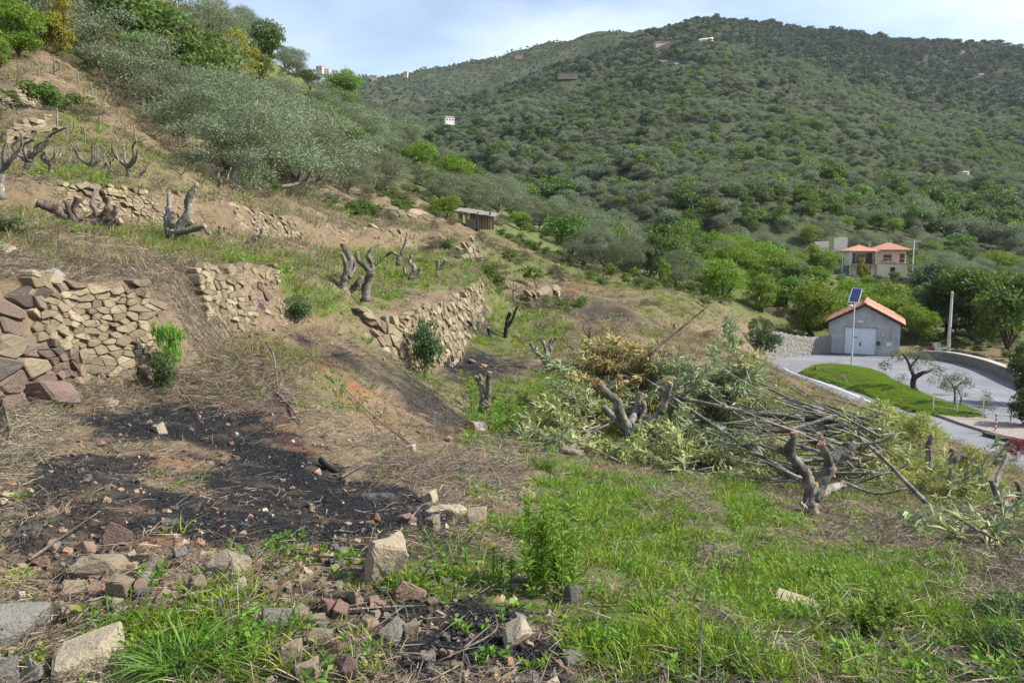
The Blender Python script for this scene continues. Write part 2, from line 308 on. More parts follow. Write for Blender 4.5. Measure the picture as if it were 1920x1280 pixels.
def mq(k, x, y):
    y = np.maximum(y+OFF, 1.31); j = np.clip(np.rint((x/y-ga[0])/(ga[1]-ga[0])), 0, NA-1).astype(int); i = np.clip(np.rint((np.log(y)-gl[0])/(gl[1]-gl[0])), 0, NL-1).astype(int)
    return MASK[k][i, j]
b = NB('hillside_soil'); p = b.pos()
n1 = b.noise(.9, 6, .6, p); n2 = b.noise(7, 6, .7, p); n3 = b.noise(45, 4, .7, p); n4 = b.noise(2.3, 5, .6, p)
soil = b.mix(b.ramp(n1, (.35, 0.0), (.65, 1.0)), (.165, .12, .075), (.25, .19, .12)); soil = b.mix(b.ramp(n2, (.35, .0), (.7, 1.0)), soil, (.115, .083, .055)); soil = b.mix(b.ramp(n3, (.52, 0.0), (.72, .7)), soil, (.32, .255, .165))
g = b.attr('green'); gf = b.math('MULTIPLY', g, b.ramp(n4, (.3, .35), (.6, 1.0))); soil = b.mix(gf, soil, b.mix(n2, (.045, .075, .016), (.10, .15, .03)))
soil = b.mix(b.math('MULTIPLY', b.attr('straw'), b.ramp(n2, (.35, .3), (.6, .9))), soil, b.mix(n3, (.13, .10, .07), (.27, .215, .15)))
soil = b.mix(b.math('MULTIPLY', b.attr('red'), b.ramp(n4, (.4, .1), (.6, .95))), soil, b.mix(n3, (.20, .075, .04), (.36, .15, .09)))
ash = b.mix(b.ramp(n3, (.45, 0.0), (.75, 1.0)), (.010, .010, .011), (.06, .06, .063)); ash = b.mix(b.ramp(b.noise(3.1, 5, .7, p), (.58, 0.0), (.72, .7)), ash, b.mix(n3, (.08, .078, .078), (.22, .215, .21))); soil = b.mix(b.math('MULTIPLY', b.attr('burn'), b.ramp(n4, (.30, .55), (.48, 1.0))), soil, ash)
h = b.math('ADD', b.math('MULTIPLY', n2, .6), b.math('MULTIPLY', n3, .25)); b.bsdf(soil, .95, b.bump(h, .06), spec=.1); M_soil = b.mat
idx = np.arange(NA*NL).reshape(NL, NA)
F = np.stack([idx[:-1, :-1], idx[:-1, 1:], idx[1:, 1:], idx[1:, :-1]], -1).reshape(-1, 4)
me = mesh_np('hillside', np.stack([GX, GY, GZ], -1).reshape(-1, 3), F, M_soil, True)
for k in MASK:
    a = me.attributes.new(k, 'FLOAT', 'POINT'); a.data.foreach_set('value', MASK[k].ravel().astype(np.float32))
props(link('hillside', me), kind='structure')
# ------------------------------------------------------------------ hills beyond the valley
H_pts = px3([(700,430,170),(850,440,190),(900,430,220),(1000,420,230),(1200,430,190),(1350,445,180),(1500,450,185),(1700,475,195),(1900,490,205),(2150,505,205),(1000,540,150),(1300,560,150),(1450,560,150),(1700,580,160),(2000,590,160),
 (900,330,360),(1000,310,380),(1200,305,350),(1400,310,340),(1600,335,340),(1800,355,340),(2050,380,340),(780,300,420),(1000,235,560),(1100,185,650),(1200,150,720),(1300,128,740),(1400,125,740),(1500,165,680),(1600,195,660),(1700,235,640),(1800,280,560),(1900,310,520),(2050,340,500),
 (760,300,480),(820,265,560),(920,216,640),(1000,176,720),(1080,150,780),(1160,120,830),(1240,92,890),(1330,42,1000),(1420,64,1050),(1520,74,1100),(1620,79,1150),(1740,87,1200),(1840,87,1250),(1920,97,1250),(2150,105,1250),
 (1750,160,900),(1850,190,850),(1950,200,830),(1650,130,950),(1500,110,950)]) 
H_pts += px3([(u, v+70, 1700) for u, v in [(700,290),(820,265),(920,216),(1080,150),(1240,92),(1330,42),(1520,74),(1740,87),(1920,97),(2150,105)]])
F_pts = px3([(500,190,1400),(600,172,1450),(660,152,1500),(700,158,1550),(760,155,1650),(860,136,1800),(960,123,1900),(1060,90,2000),(1150,66,2100),(1250,62,2100),(1330,68,2100),(1500,110,2100),(1700,140,2100),
 (600,250,850),(750,255,900),(850,250,950),(950,220,1200),(1000,170,1600),(1100,130,1850),(700,220,1100),(800,205,1250),(650,200,1150),(880,180,1500),(760,300,700),(900,330,700)])
F_pts += px3([(u, v+60, 3000) for u, v in [(500,190),(700,158),(860,136),(1060,90),(1250,62),(1500,110),(1700,140)]])
tH, tF = TPS(H_pts, z0=-5), TPS(F_pts, z0=-5)
def hz(t, x, y, amp): return t(x, y)+fbm(x/52, y/52, 4, 4)*amp*1.7
b = NB('wooded_hill_ground'); p = b.pos(); n1 = b.noise(.02, 5, .6, p); n2 = b.noise(.25, 5, .65, p)
c = b.mix(b.ramp(n1, (.4, 0.0), (.62, 1.0)), (.045, .056, .028), (.072, .08, .042)); c = b.mix(b.ramp(n2, (.45, 0.0), (.7, .7)), c, (.08, .076, .045)); b.bsdf(c, .95, b.bump(n2, 1.5), spec=.05); M_hill = b.mat
def hill_mesh(name, t, a0, a1, d0, d1, na, nl, amp):
    a = np.linspace(a0, a1, na); d = np.exp(np.linspace(math.log(d0), math.log(d1), nl)); Y = d[:, None]+0*a[None]; X = a[None]*d[:, None]; Z = hz(t, X, Y, amp)
    i = np.arange(na*nl).reshape(nl, na); F = np.stack([i[:-1, :-1], i[:-1, 1:], i[1:, 1:], i[1:, :-1]], -1).reshape(-1, 4)
    o = link(name, mesh_np(name, np.stack([X, Y, Z], -1).reshape(-1, 3), F, M_hill, True)); return props(o, kind='structure')
hill_mesh('hill', tH, -.25, 1.0, 150, 1700, 150, 150, 7); hill_mesh('mountain_ridge', tF, -.45, .65, 700, 3000, 130, 100, 10)
# ------------------------------------------------------------------ roads, buildings, walls
def R3(u, v, z=ZR): x, y = onroad(u, v, z); return (x, y, z)
b = NB('asphalt'); p = b.pos(); n = b.noise(.35, 5, .6, p); n2 = b.noise(30, 3, .7, p); n3 = b.noise(1.6, 6, .7, p, dist=1.5)
c = b.mix(b.ramp(n, (.35, 0.0), (.68, 1.0)), (.155, .16, .175), (.235, .24, .255)); c = b.mix(b.ramp(n2, (.55, 0.0), (.8, .5)), c, (.24, .24, .24)); c = b.mix(b.ramp(n3, (.62, 0.0), (.70, .45)), c, (.09, .09, .095)); b.bsdf(c, .85, b.bump(n2, .01), spec=.25); M_asph = b.mat
M_white = simple('white_paint', (.72, .72, .70), .6, .12, 6); M_kerb = simple('kerb_stone', (.33, .31, .28), .85, .2, 5, .01)
M_pave = NB('pavement_setts'); b = M_pave; p = b.pos(); v = b.vor(5, p); n = b.noise(.6, 4, .6, p); c = b.mix(b.ramp(v, (.0, 1.0), (.5, 0.0)), (.26, .22, .19), (.42, .36, .31)); c = b.mix(b.ramp(n, (.4, 0.0), (.7, .4)), c, (.30, .25, .21)); b.bsdf(c, .85, b.bump(v, .02)); M_pave = b.mat
ROADPOLY = [(1405,684),(1425,674),(1440,665),(1555,663),(1690,666),(1800,679),(1870,699),(1925,722),(2120,780),(2150,900),(1960,945),(1870,885),(1810,842),(1690,787),(1560,737),(1480,710)]
def sheet(name, pts, z, mat, kind='structure'):
    m = MB(); m.poly([(*onroad(u, v, z), z) for u, v in pts]); return props(m.obj(name, mat), kind=kind)
sheet('road', ROADPOLY, ZR, M_asph)
def ribbon(name, pts, w, z, mat, h=0.0, parent=None):   # strip or kerb along a line on the road
    q = catmull([onroad(u, v, ZR) for u, v in pts], 6); t = np.gradient(q, axis=0); t /= np.linalg.norm(t, axis=1)[:, None]; nn = np.stack([-t[:, 1], t[:, 0]], 1)*w/2
    m = MB(); a = np.c_[q-nn, np.full(len(q), z)]; c = np.c_[q+nn, np.full(len(q), z)]; k = len(q)
    if h: a2 = a+[0, 0, h]; c2 = c+[0, 0, h]; V = np.vstack([a, a2, c2, c]); S = [(0, 1), (1, 2), (2, 3)]
    else: V = np.vstack([a, c]); S = [(0, 1)]
    F = [(i0*k+i, i0*k+i+1, i1*k+i+1, i1*k+i) for i0, i1 in S for i in range(k-1)]
    if h: F += [(0, k, 2*k, 3*k), (k-1, 4*k-1, 3*k-1, 2*k-1)]
    return m.add(V, F).obj(name, mat, parent)
props(ribbon('edge_line', [(1528,712),(1590,735),(1640,757),(1665,772)], .16, ZR+.006, M_white), kind='structure')
props(ribbon('edge_line', [(1470,690),(1490,700),(1528,712)], .14, ZR+.006, M_white), kind='structure')
props(ribbon('edge_line', [(1700,702),(1780,712),(1850,740),(1905,772)], .12, ZR+.006, simple('worn_paint', (.35, .35, .35), .7)), kind='structure')
# green island between the two arms of the road: a raised turf mound
ISL = catmull([onroad(u, v) for u, v in [(1498,700),(1530,688),(1580,688),(1640,698),(1690,722),(1740,745),(1800,764),(1845,780),(1825,787),(1760,781),(1700,770),(1640,748),(1570,722),(1520,708),(1498,700)]], 6)[:-1]
bx0, by0 = ISL.min(0)-.5; bx1, by1 = ISL.max(0)+.5
xx, yy = np.meshgrid(np.arange(bx0, bx1, .35), np.arange(by0, by1, .35)); dd = polydist(xx, yy, ISL.tolist())
def isl_h(x, y): d = polydist(np.asarray(x, float), np.asarray(y, float), ISL.tolist()); return ZR+.02+sstep(-.05, .25, d)*.16+np.clip(d, 0, 4)*.16+fbm(x*.8, y*.8, 8, 3)*.1
zz = np.where(dd > -.3, isl_h(xx, yy), ZR-.2); ids = np.arange(xx.size).reshape(xx.shape); ok = (dd > -.3); ok = ok[:-1, :-1] & ok[1:, :-1] & ok[:-1, 1:] & ok[1:, 1:]
F = np.stack([ids[:-1, :-1], ids[:-1, 1:], ids[1:, 1:], ids[1:, :-1]], -1)[ok]
b = NB('turf'); p = b.pos(); n = b.noise(1.2, 6, .7, p); n2 = b.noise(9, 4, .7, p); c = b.mix(n2, (.05, .10, .015), (.13, .21, .035)); c = b.mix(b.ramp(n, (.5, 0.0), (.68, .7)), c, (.17, .15, .07)); b.bsdf(c, .95, b.bump(n2, .06), spec=.1); M_turf = b.mat
props(link('traffic_island', mesh_np('traffic_island', np.stack([xx, yy, zz], -1).reshape(-1, 3), F, M_turf, True)), kind='structure')
# brick pavement behind the railing and its kerb
pv = [(1742,775),(1800,781),(1860,790),(1960,800),(1990,830),(1925,829),(1880,820),(1850,812),(1800,796)]
m = MB(); q = [np.array((*onroad(u, v), ZR)) for u, v in pv]; m.prism(q, (0, 0, .14)); props(m.obj('pavement', M_pave), kind='structure')
props(ribbon('kerb', [(1845,816),(1880,825),(1925,834),(1990,846)], .28, ZR, simple('dark_kerb', (.07, .065, .06), .9), .2), kind='structure')
# --- garage
M_plaster = NB('grey_plaster'); b = M_plaster; v = b.obj(); n = b.noise(.9, 6, .65, v); n2 = b.noise(5, 5, .6, v); sx = b.n('SeparateXYZ'); b.l(v, sx.inputs[0])
c = b.mix(b.ramp(n, (.38, 0.0), (.62, 1.0)), (.33, .335, .34), (.46, .465, .465)); c = b.mix(b.ramp(n2, (.55, 0.0), (.75, .6)), c, (.20, .185, .165)); b.bsdf(c, .9, b.bump(n2, .01)); M_plaster = b.mat
M_door = simple('pale_door_paint', (.70, .74, .78), .55, .08, 3); M_dark = simple('dark_metal', (.03, .03, .032), .5); M_green_box = simple('green_box', (.03, .07, .045), .5)
M_tile = NB('terracotta_tiles'); b = M_tile; v = b.obj(); n = b.noise(3, 5, .6, v); r = b.rnd(); c = b.mix(b.ramp(n, (.3, .0), (.7, 1.0)), (.36, .145, .085), (.46, .22, .145)); c = b.hsv(c, .5, .95, b.math('ADD', b.math('MULTIPLY', r, .3), .85)); b.bsdf(c, .85, b.bump(n, .02)); M_tile = b.mat
M_galv = simple('galvanised_steel', (.55, .57, .60), .45, .1, 12, 0, .35); M_grey = simple('concrete', (.34, .33, .31), .9, .2, 3, .01)
cgx, cgy = onroad(1617.5, 664.5); GT = R(25.5); gw = 6.55; gd = 8.0; eh, ah = 3.25, 5.0
gar = empty('garage', (cgx, cgy, ZR), 'small grey rendered garage with pale double door and terracotta gable roof at the road bend', 'garage', rz=-GT)
hw = gw/2; dx0, dx1, dh = -1.72, 1.16, 2.68
m = MB(); y1 = .22
m.prism([(-hw, 0, 0), (dx0, 0, 0), (dx0, 0, dh), (-hw, 0, dh)], (0, y1, 0)); m.prism([(dx1, 0, 0), (hw, 0, 0), (hw, 0, dh), (dx1, 0, dh)], (0, y1, 0))
m.prism([(-hw, 0, dh), (hw, 0, dh), (hw, 0, eh), (0, 0, ah), (-hw, 0, eh)], (0, y1, 0)); m.obj('front_wall', M_plaster, gar)
m = MB(); m.box((-hw+.11, gd/2+.11, eh/2), (.22, gd-.22, eh)); m.box((hw-.11, gd/2+.11, eh/2), (.22, gd-.22, eh)); m.prism([(-hw+.22, gd-.2, 0), (hw-.22, gd-.2, 0), (hw-.22, gd-.2, eh), (0, gd-.2, ah), (-hw+.22, gd-.2, eh)], (0, .2, 0)); m.obj('side_wall', M_plaster, gar)
for k, (x0, x1) in enumerate(((dx0, (dx0+dx1)/2-.008), ((dx0+dx1)/2+.008, dx1))):
    d = MB().box(((x0+x1)/2, .16, dh/2-.01), (x1-x0, .07, dh-.04)).obj('door', M_door, gar)
    mm = MB(); mm.box(((dx0+dx1)/2-.06+.12*k, .115, 1.02), (.05, .03, .34)); mm.obj('handle', M_dark, d)
    for zz_ in (.03, 1.3, dh-.08): MB().box(((x0+x1)/2, .115, zz_+.02), (x1-x0-.06, .02, .05)).obj('door_rail', M_door, d)
m = MB(); m.box((dx0+.95, .108, 1.72), (.4, .01, .07)); m.box((dx0+.8, .108, 1.58), (.09, .01, .16)); m.box((dx0+1.2, .108, 1.5), (.1, .01, .06)); m.obj('door_mark', M_dark, gar)
m = MB(); m.box((dx0-.06, -.012, dh/2), (.1, .03, dh)); m.box((dx1+.06, -.012, dh/2), (.1, .03, dh)); m.box(((dx0+dx1)/2, -.012, dh+.05), (dx1-dx0+.26, .03, .1)); m.obj('door_frame', M_grey, gar)
sl_ = math.hypot(hw, ah-eh); ra = math.atan2(ah-eh, hw); ov = .42
for s in (-1, 1):                     # roof slopes: tile strips, each a part
    nst = 9; wst = (gd+.7)/nst; L = sl_+ov
    for k in range(nst):
        yc = -.35+wst*(k+.5); mm = MB(); rows = 11
        for r_ in range(rows):
            a0, a1 = r_/rows*L, (r_+1)/rows*L+.03
            mm.box(((a0+a1)/2, 0, .06+.012*(r_ % 2)), (a1-a0, wst-.035, .07), ry=.05)
        o = mm.obj('roof_tile_strip', M_tile, gar); o.matrix_local = Matrix.Translation((0, yc, ah+.05))@Matrix.Rotation(0 if s > 0 else math.pi, 4, 'Z')@Matrix.Rotation(ra, 4, 'Y')
MB().box((0, gd/2, ah+.17), (.26, gd+.74, .12)).obj('ridge_tile', M_tile, gar)
m = MB()
for s in (-1, 1): m.prism([(0, -.36, ah+.06), (s*(hw+.40), -.36, eh-.17), (s*(hw+.40), -.36, eh-.36), (0, -.36, ah-.13)], (0, .06, 0))
m.obj('bargeboard', simple('dark_brown_wood', (.05, .03, .022), .7), gar)
MB().box((1.36, -.11, 1.2), (.3, .2, .36)).obj('mailbox', M_green_box, gar); MB().box((2.3, -.02, 1.16), (.42, .03, .34)).obj('notice', M_white, gar)
MB().box((2.43, -.05, 2.2), (.06, .06, 1.3)).box((2.43, -.06, 2.95), (.14, .1, .14)).obj('downpipe', M_grey, gar); MB().box((-.35, -.015, 3.3), (.55, .02, .16)).obj('plate', M_white, gar)
MB().box((1.7, -.02, 2.05), (.14, .02, .16)).obj('meter_cover', M_white, gar); MB().box((-2.45, -.006, 1.75), (1.25, .012, .5)).obj('plaster_patch', simple('pale_render', (.46, .45, .42), .9), gar)
# --- dry stone building: stones as parts
M_tan = rock_mat('tan_stone', (.215, .17, .098), (.26, .21, .125), (.165, .13, .085), (.30, .25, .155), (.20, .155, .092), k=4); M_redrock = rock_mat('reddish_stone', (.14, .095, .075), (.08, .065, .058), (.18, .12, .092), (.105, .09, .082), k=3)
M_greyrock = rock_mat('grey_stone', (.19, .18, .155), (.25, .235, .20), (.15, .14, .125))
def hull(n, seed, sc=(1, 1, 1), boxy=.6, bevel=0.0):
    r = np.random.default_rng(seed); bm = bmesh.new()
    if boxy: pts = [np.array((x, y, z))*.5*(1+.0)+r.normal(0, .11*boxy, 3) for x in (-1, 1) for y in (-1, 1) for z in (-1, 1)]
    else: pts = []
    for _ in range(n):
        d = r.normal(0, 1, 3); d /= np.linalg.norm(d); pts.append(d*(.52+.1*r.random()))
    if not boxy: pts = [p_*(.85+.35*r.random()) for p_ in pts]
    for p_ in pts: bm.verts.new(Vector(p_*np.array(sc)))
    ch = bmesh.ops.convex_hull(bm, input=bm.verts); bmesh.ops.delete(bm, geom=[e for e in ch['geom_interior'] if isinstance(e, bmesh.types.BMVert)], context='VERTS')
    if bevel:
        bmesh.ops.bevel(bm, geom=bm.edges[:], offset=bevel, segments=1, affect='EDGES', profile=.6)
        bmesh.ops.triangulate(bm, faces=[f for f in bm.faces if len(f.verts) > 4])
        bmesh.ops.subdivide_edges(bm, edges=bm.edges[:], cuts=1, use_grid_fill=True)
        for v_ in bm.verts:
            c_ = np.array(v_.co)/np.array(sc); f_ = 1+.22*float(fbm(np.array(c_[0]*3+seed), np.array(c_[1]*3+c_[2]*2.3), seed, 3)); v_.co *= f_
    me = bpy.data.meshes.new('stone'); bm.to_mesh(me); bm.free(); return me
M_wallgrey = rock_mat('grey_wall_stone', (.30, .285, .25), (.38, .36, .31), (.24, .23, .20))
WST = [hull(4, 100+i) for i in range(10)]
def with_mats(meshes, mat):
    o = []
    for me in meshes: c = me.copy(); c.materials.clear(); c.materials.append(mat); o.append(c)
    return o
WS = {'tan': with_mats(WST, M_tan), 'red': with_mats(WST, M_redrock), 'grey': with_mats(WST, M_greyrock)}
def clip_poly(poly, c, n):             # keep the part of a convex polygon where (p-c).n <= 0
    o = []
    for i in range(len(poly)):
        p_, q_ = poly[i-1], poly[i]; a_, b_ = (p_-c)@n, (q_-c)@n
        if (a_ <= 0) != (b_ <= 0): o.append(p_+(q_-p_)*(a_/(a_-b_)))
        if b_ <= 0: o.append(q_)
    return o
MATS = {'tan': M_tan, 'red': M_redrock, 'grey': M_greyrock}
def dry_wall(label, line, sw, sh, W, skip=.03, red=None, hmul=1.0, seed=1, maxn=300, name='dry_stone_wall', base=.42, extra=0.0, cat='wall', cut=None):
    """fitted stones: jittered courses, each stone the cell round its seed, shrunk to leave a joint, with its own relief; every stone a part"""
    r = np.random.default_rng(seed); q = np.array([[P(u, v, D)[0], D] for u, v, D in line]); seg = np.linalg.norm(np.diff(q, axis=0), axis=1); cum = np.r_[0, np.cumsum(seg)]; L = cum[-1]
    def at(s): return np.array([np.interp(s, cum, q[:, 0]), np.interp(s, cum, q[:, 1])])
    def nrm(s): t = at(min(L, s+.2))-at(max(0, s-.2)); t /= np.linalg.norm(t); return np.array([-t[1], t[0]])
    mid = at(L/2); root = empty(name, (mid[0], mid[1], float(hq(*mid))), label, cat); org = np.array(root.location)
    cols = np.linspace(0, L, max(3, int(L/.12))); bot = []; top = []
    for s_ in cols:
        p_ = at(s_); n_ = nrm(s_); bot.append(min(float(hq(*(p_-n_*base))), float(hq(*(p_-n_*base*.6))))-.04); top.append(float(hq(*(p_+n_*base*.8)))+extra+.03*r.normal())
    k_ = np.ones(5)/5; top = np.convolve(np.pad(top, 2, 'edge'), k_, 'valid'); bot = np.convolve(np.pad(bot, 2, 'edge'), k_, 'valid'); hh = float(np.median(top-bot))
    while L*hh/(sw*sh) > maxn*1.05: sw *= 1.03; sh *= 1.03
    nr = max(3, int(round(hh/sh))); nc = max(3, int(round(L/sw))); S = []
    for row in range(-1, nr+1):
        for c in range(-1, nc+1): S.append(((c+.5*(row % 2)+.25+.85*(r.random()-.5)), row+.5+.75*(r.random()-.5)))
    S = np.array(S); S = S[r.random(len(S)) > .16]; sx, sz = L/nc, 1.0/nr
    for i, c in enumerate(S):
        if not (0 <= c[0] <= nc and 0 <= c[1] <= nr): continue
        f = c[1]*sz; e_ = min(c[0], nc-c[0])/nc
        if r.random() < skip+max(0, .05-e_)*6*f+(.30 if f > .9 else 0): continue
        if cut and cut(c[0]/nc, f): continue
        poly = [np.array(p_) for p_ in ((c[0]-1.6, c[1]-1.6), (c[0]+1.6, c[1]-1.6), (c[0]+1.6, c[1]+1.6), (c[0]-1.6, c[1]+1.6))]; d = S-c; dd = (d*d).sum(1)
        for j in np.argsort(dd)[1:13]: poly = clip_poly(poly, (c+S[j])/2, d[j])
        if len(poly) < 3: continue
        poly = np.array(poly); cen = poly.mean(0); rnd_ = []
        for k in range(len(poly)):          # blunt the corners
            p_, a_, b_ = poly[k], poly[k-1], poly[(k+1) % len(poly)]; g1, g2 = .05+.17*r.random(2); rnd_ += [p_+(a_-p_)*g1, p_+(b_-p_)*g2]
        ring = cen+(np.array(rnd_)-cen)*(.95+.03*r.normal()); m = len(ring); kind = red(c[0]/nc, f, r) if red else 'tan'
        size = min(sx, hh/nr); dep = (r.normal(0, .2)+.05)*size; tilt = r.normal(0, .24, 2); bul = size*(.04+.15*r.random())
        def Wp(pt, out):
            s_ = float(np.clip(pt[0]*sx, 0, L)); fz = pt[1]*sz; b0, t0 = np.interp(s_, cols, bot), np.interp(s_, cols, top); n_ = nrm(s_); xy = at(s_)+n_*((fz-.5)*2*W-.02)-n_*out; ex = pt[0]*sx-s_
            tt = np.array([n_[1], -n_[0]]); xy = xy+tt*ex; return np.array([xy[0], xy[1], b0+(t0-b0)*fz*hmul])
        c0 = Wp(cen, 0); V = [Wp(p_, -.14) for p_ in ring]; V += [Wp(p_, dep+((p_-cen)@tilt)*size*.9) for p_ in ring]; inn = cen+(ring-cen)*(.80+.10*r.random((m, 1))); V += [Wp(p_, dep+bul*(.8+.4*r.random())+((p_-cen)@tilt)*size) for p_ in inn]; V.append(Wp(cen+r.normal(0, .06, 2), dep+bul*(.8+.5*r.random())))
        V = np.array(V)-c0; F = [(k, (k+1) % m, m+(k+1) % m, m+k) for k in range(m)]+[(m+k, m+(k+1) % m, 2*m+(k+1) % m, 2*m+k) for k in range(m)]+[(2*m+k, 2*m+(k+1) % m, 3*m) for k in range(m)]
        me = bpy.data.meshes.new('stone'); me.from_pydata(V.tolist(), [], F); me.materials.append(MATS[kind]); o = bpy.data.objects.new('stone', me); COL.objects.link(o); o.parent = root; o.location = c0-org
    return root
dry_wall('dry stone terrace wall of big scorched reddish blocks at the left edge of the picture', [(-260,773,6.45),(-80,765,7.0),(0,757,7.35),(85,735,7.95)], .34, .19, .13, red=lambda a, f, r: 'red' if r.random() < .85 else 'tan', seed=2)
dry_wall('tall tan dry stone terrace wall above the charcoal patch, with straw hanging on its right side', [(85,735,7.95),(150,716,8.65),(240,713,9.1),(300,709,9.55)], .135, .075, .12, red=lambda a, f, r: 'red' if a < .35 and f < .5 and r.random() < .7 else 'tan', seed=3)
dry_wall('stretch of tan dry stone wall right of the hanging straw, with a straight squared corner', [(385,655,11.2),(440,630,12.1),(500,613,13.0),(532,604,13.5)], .14, .08, .12, red=lambda a, f, r: 'red' if .62 < a < .85 and f < .75 and r.random() < .7 else 'tan', seed=4)
dry_wall('broken corner of tan terrace wall with overhanging blocks beside the bare bank', [(686,628,15.3),(725,662,15.9),(760,692,16.6)], .24, .13, .15, seed=5, skip=.1)
dry_wall('tan stone terrace wall ending at a sharp vertical edge in the middle of the slope', [(760,692,16.6),(800,692,17.7),(830,690,18.7)], .16, .095, .15, seed=6, skip=.12)
dry_wall('stone terrace wall behind the ash heap, turning to the grassy slope', [(832,688,18.8),(872,622,23),(912,590,27)], .2, .11, .2, seed=7, skip=.12, red=lambda a, f, r: 'red' if a > .4 and f < .4 and r.random() < .6 else 'tan')
for l_, ln_, sd_ in [('upper terrace wall stretch behind the broad splayed stump', [(84,411,14.6),(140,416,15.1),(200,422,15.7)], 81), ('upper terrace wall stretch between the splayed stump and the forked pale one', [(200,422,15.7),(300,432,17)], 82), ('upper terrace wall stretch right behind the forked pale stump', [(300,432,17),(400,446,19.2)], 83), ('upper terrace wall stretch with a collapsed gap, right of the forked stump', [(400,446,19.2),(460,453,20.4)], 84), ('last tall stretch of the upper terrace wall before its end post', [(474,454,20.7),(565,461,23)], 85)]:
    dry_wall(l_, ln_, .13, .075, .15, seed=sd_, skip=.07)
dry_wall('upper terrace wall of earth and pale stones at the far end of the row', [(620,468,25.9),(700,469,29.6),(770,470,33.1)], .2, .10, .2, seed=10, skip=.35)
dry_wall('collapsed stone wall on the steep grass at the upper left edge', [(-60,200,22.5),(60,175,25.5),(105,180,26.5)], .18, .11, .3, seed=11, skip=.35, extra=.5)
dry_wall('low remains of a stone wall below the stakes at upper left', [(-40,245,21),(60,228,22.5),(110,222,23.5)], .18, .10, .3, seed=12, skip=.45, extra=.3)
dry_wall('low stone wall remnant on the bare slope left of the hut', [(690,398,58),(760,402,62),(812,405,64)], .8, .35, .4, seed=13, skip=.2, extra=.7, maxn=80)
dry_wall('small block of terrace wall beside the far ash patch', [(868,502,36),(905,494,41)], .5, .28, .3, seed=14, skip=.15, extra=.7, base=.8)
dry_wall('eroded pale bank wall under the far terrace, left of the dark ash', [(995,610,34),(1020,605,36),(1055,598,38)], .55, .28, .3, seed=15, skip=.3, extra=.9, base=.7)
# roadside retaining wall left of the garage, the parapet along the outer bend
def masonry(name, label, line, htop, thick, sw, sh, seed, mat='grey', cap=False):
    r = np.random.default_rng(seed); q = catmull([R3(u, v)[:2] for u, v in line], 6); seg = np.linalg.norm(np.diff(q, axis=0), axis=1); cum = np.r_[0, np.cumsum(seg)]; L = cum[-1]
    root = empty(name, (*q[len(q)//2], ZR), label, 'wall'); org = np.array(root.location); m = MB(); core = MB(); tops = []
    for i in range(len(q)-1):
        a, c = q[i], q[i+1]; h = np.interp(cum[i], np.linspace(0, L, len(htop)), htop); d = c-a; d /= np.linalg.norm(d); n_ = np.array([-d[1], d[0]])*thick
        core.prism([(*(a-org[:2]), -.2), (*(c-org[:2]), -.2), (*(c+n_-org[:2]), -.2), (*(a+n_-org[:2]), -.2)], (0, 0, h+.14))
    core.obj('core', simple('wall_mortar', (.13, .12, .10), .95), root)
    nst = 0; hm = max(htop); z = 0.0
    while z < hm:
        s = r.random()*sw
        while s < L:
            w = sw*(.5+r.random()); h = np.interp(s, np.linspace(0, L, len(htop)), htop)
            if z < h-.05:
                p_ = np.array([np.interp(s+w/2, cum, q[:, 0]), np.interp(s+w/2, cum, q[:, 1])]); i = min(len(q)-2, max(0, np.searchsorted(cum, s+w/2)-1)); d = q[i+1]-q[i]
                me = WST[r.integers(10)]; V = np.array([v_.co for v_ in me.vertices])*np.array((w*.97, .24, sh*(.85+.25*r.random()))); a_ = math.atan2(d[1], d[0])+r.normal(0, .04)
                V = V@np.array(Matrix.Rotation(a_, 3, 'Z')).T+np.array((p_[0]-org[0]-math.sin(-0)*0, p_[1]-org[1], z+sh/2)); m.add(V, [tuple(f.vertices) for f in me.polygons]); nst += 1
            s += w
        z += sh
    o = m.obj('stone_facing', {'grey': M_wallgrey, 'tan': M_tan}[mat], root); o['kind'] = 'stuff'
    if cap:
        cm = MB()
        for i in range(len(q)-1):
            a, c = q[i], q[i+1]; h = np.interp(cum[i], np.linspace(0, L, len(htop)), htop); d = (c-a)/np.linalg.norm(c-a); n_ = np.array([-d[1], d[0]])
            cm.prism([(*(a-n_*.15-org[:2]), h), (*(c-n_*.15-d*.02-org[:2]), h), (*(c+n_*(thick+.05)-d*.02-org[:2]), h), (*(a+n_*(thick+.05)-org[:2]), h)], (0, 0, .09))
        cm.obj('coping', simple('pale_coping', (.42, .40, .36), .9, .15, 3), root)
    return root
masonry('retaining_wall', 'grey stone retaining wall beside the road left of the garage', [(1395,682),(1440,675),(1500,667),(1556,661)], [3.0, 2.9, 2.2, 1.75, 1.75], .5, .42, .16, 21, 'grey')
masonry('retaining_wall', 'upper tan stone wall set back above the roadside wall', [(1350,640),(1385,637),(1440,634),(1470,633)], [3.9, 3.8, 3.5, 3.4], .4, .5, .2, 22, 'tan')
masonry('parapet', 'low stone parapet with pale coping round the outside of the bend', [(1730,673),(1780,677),(1835,690),(1880,708),(1925,728),(2010,760)], [.75, .8, .9, .9, .9], .4, .42, .17, 23, 'grey', True)
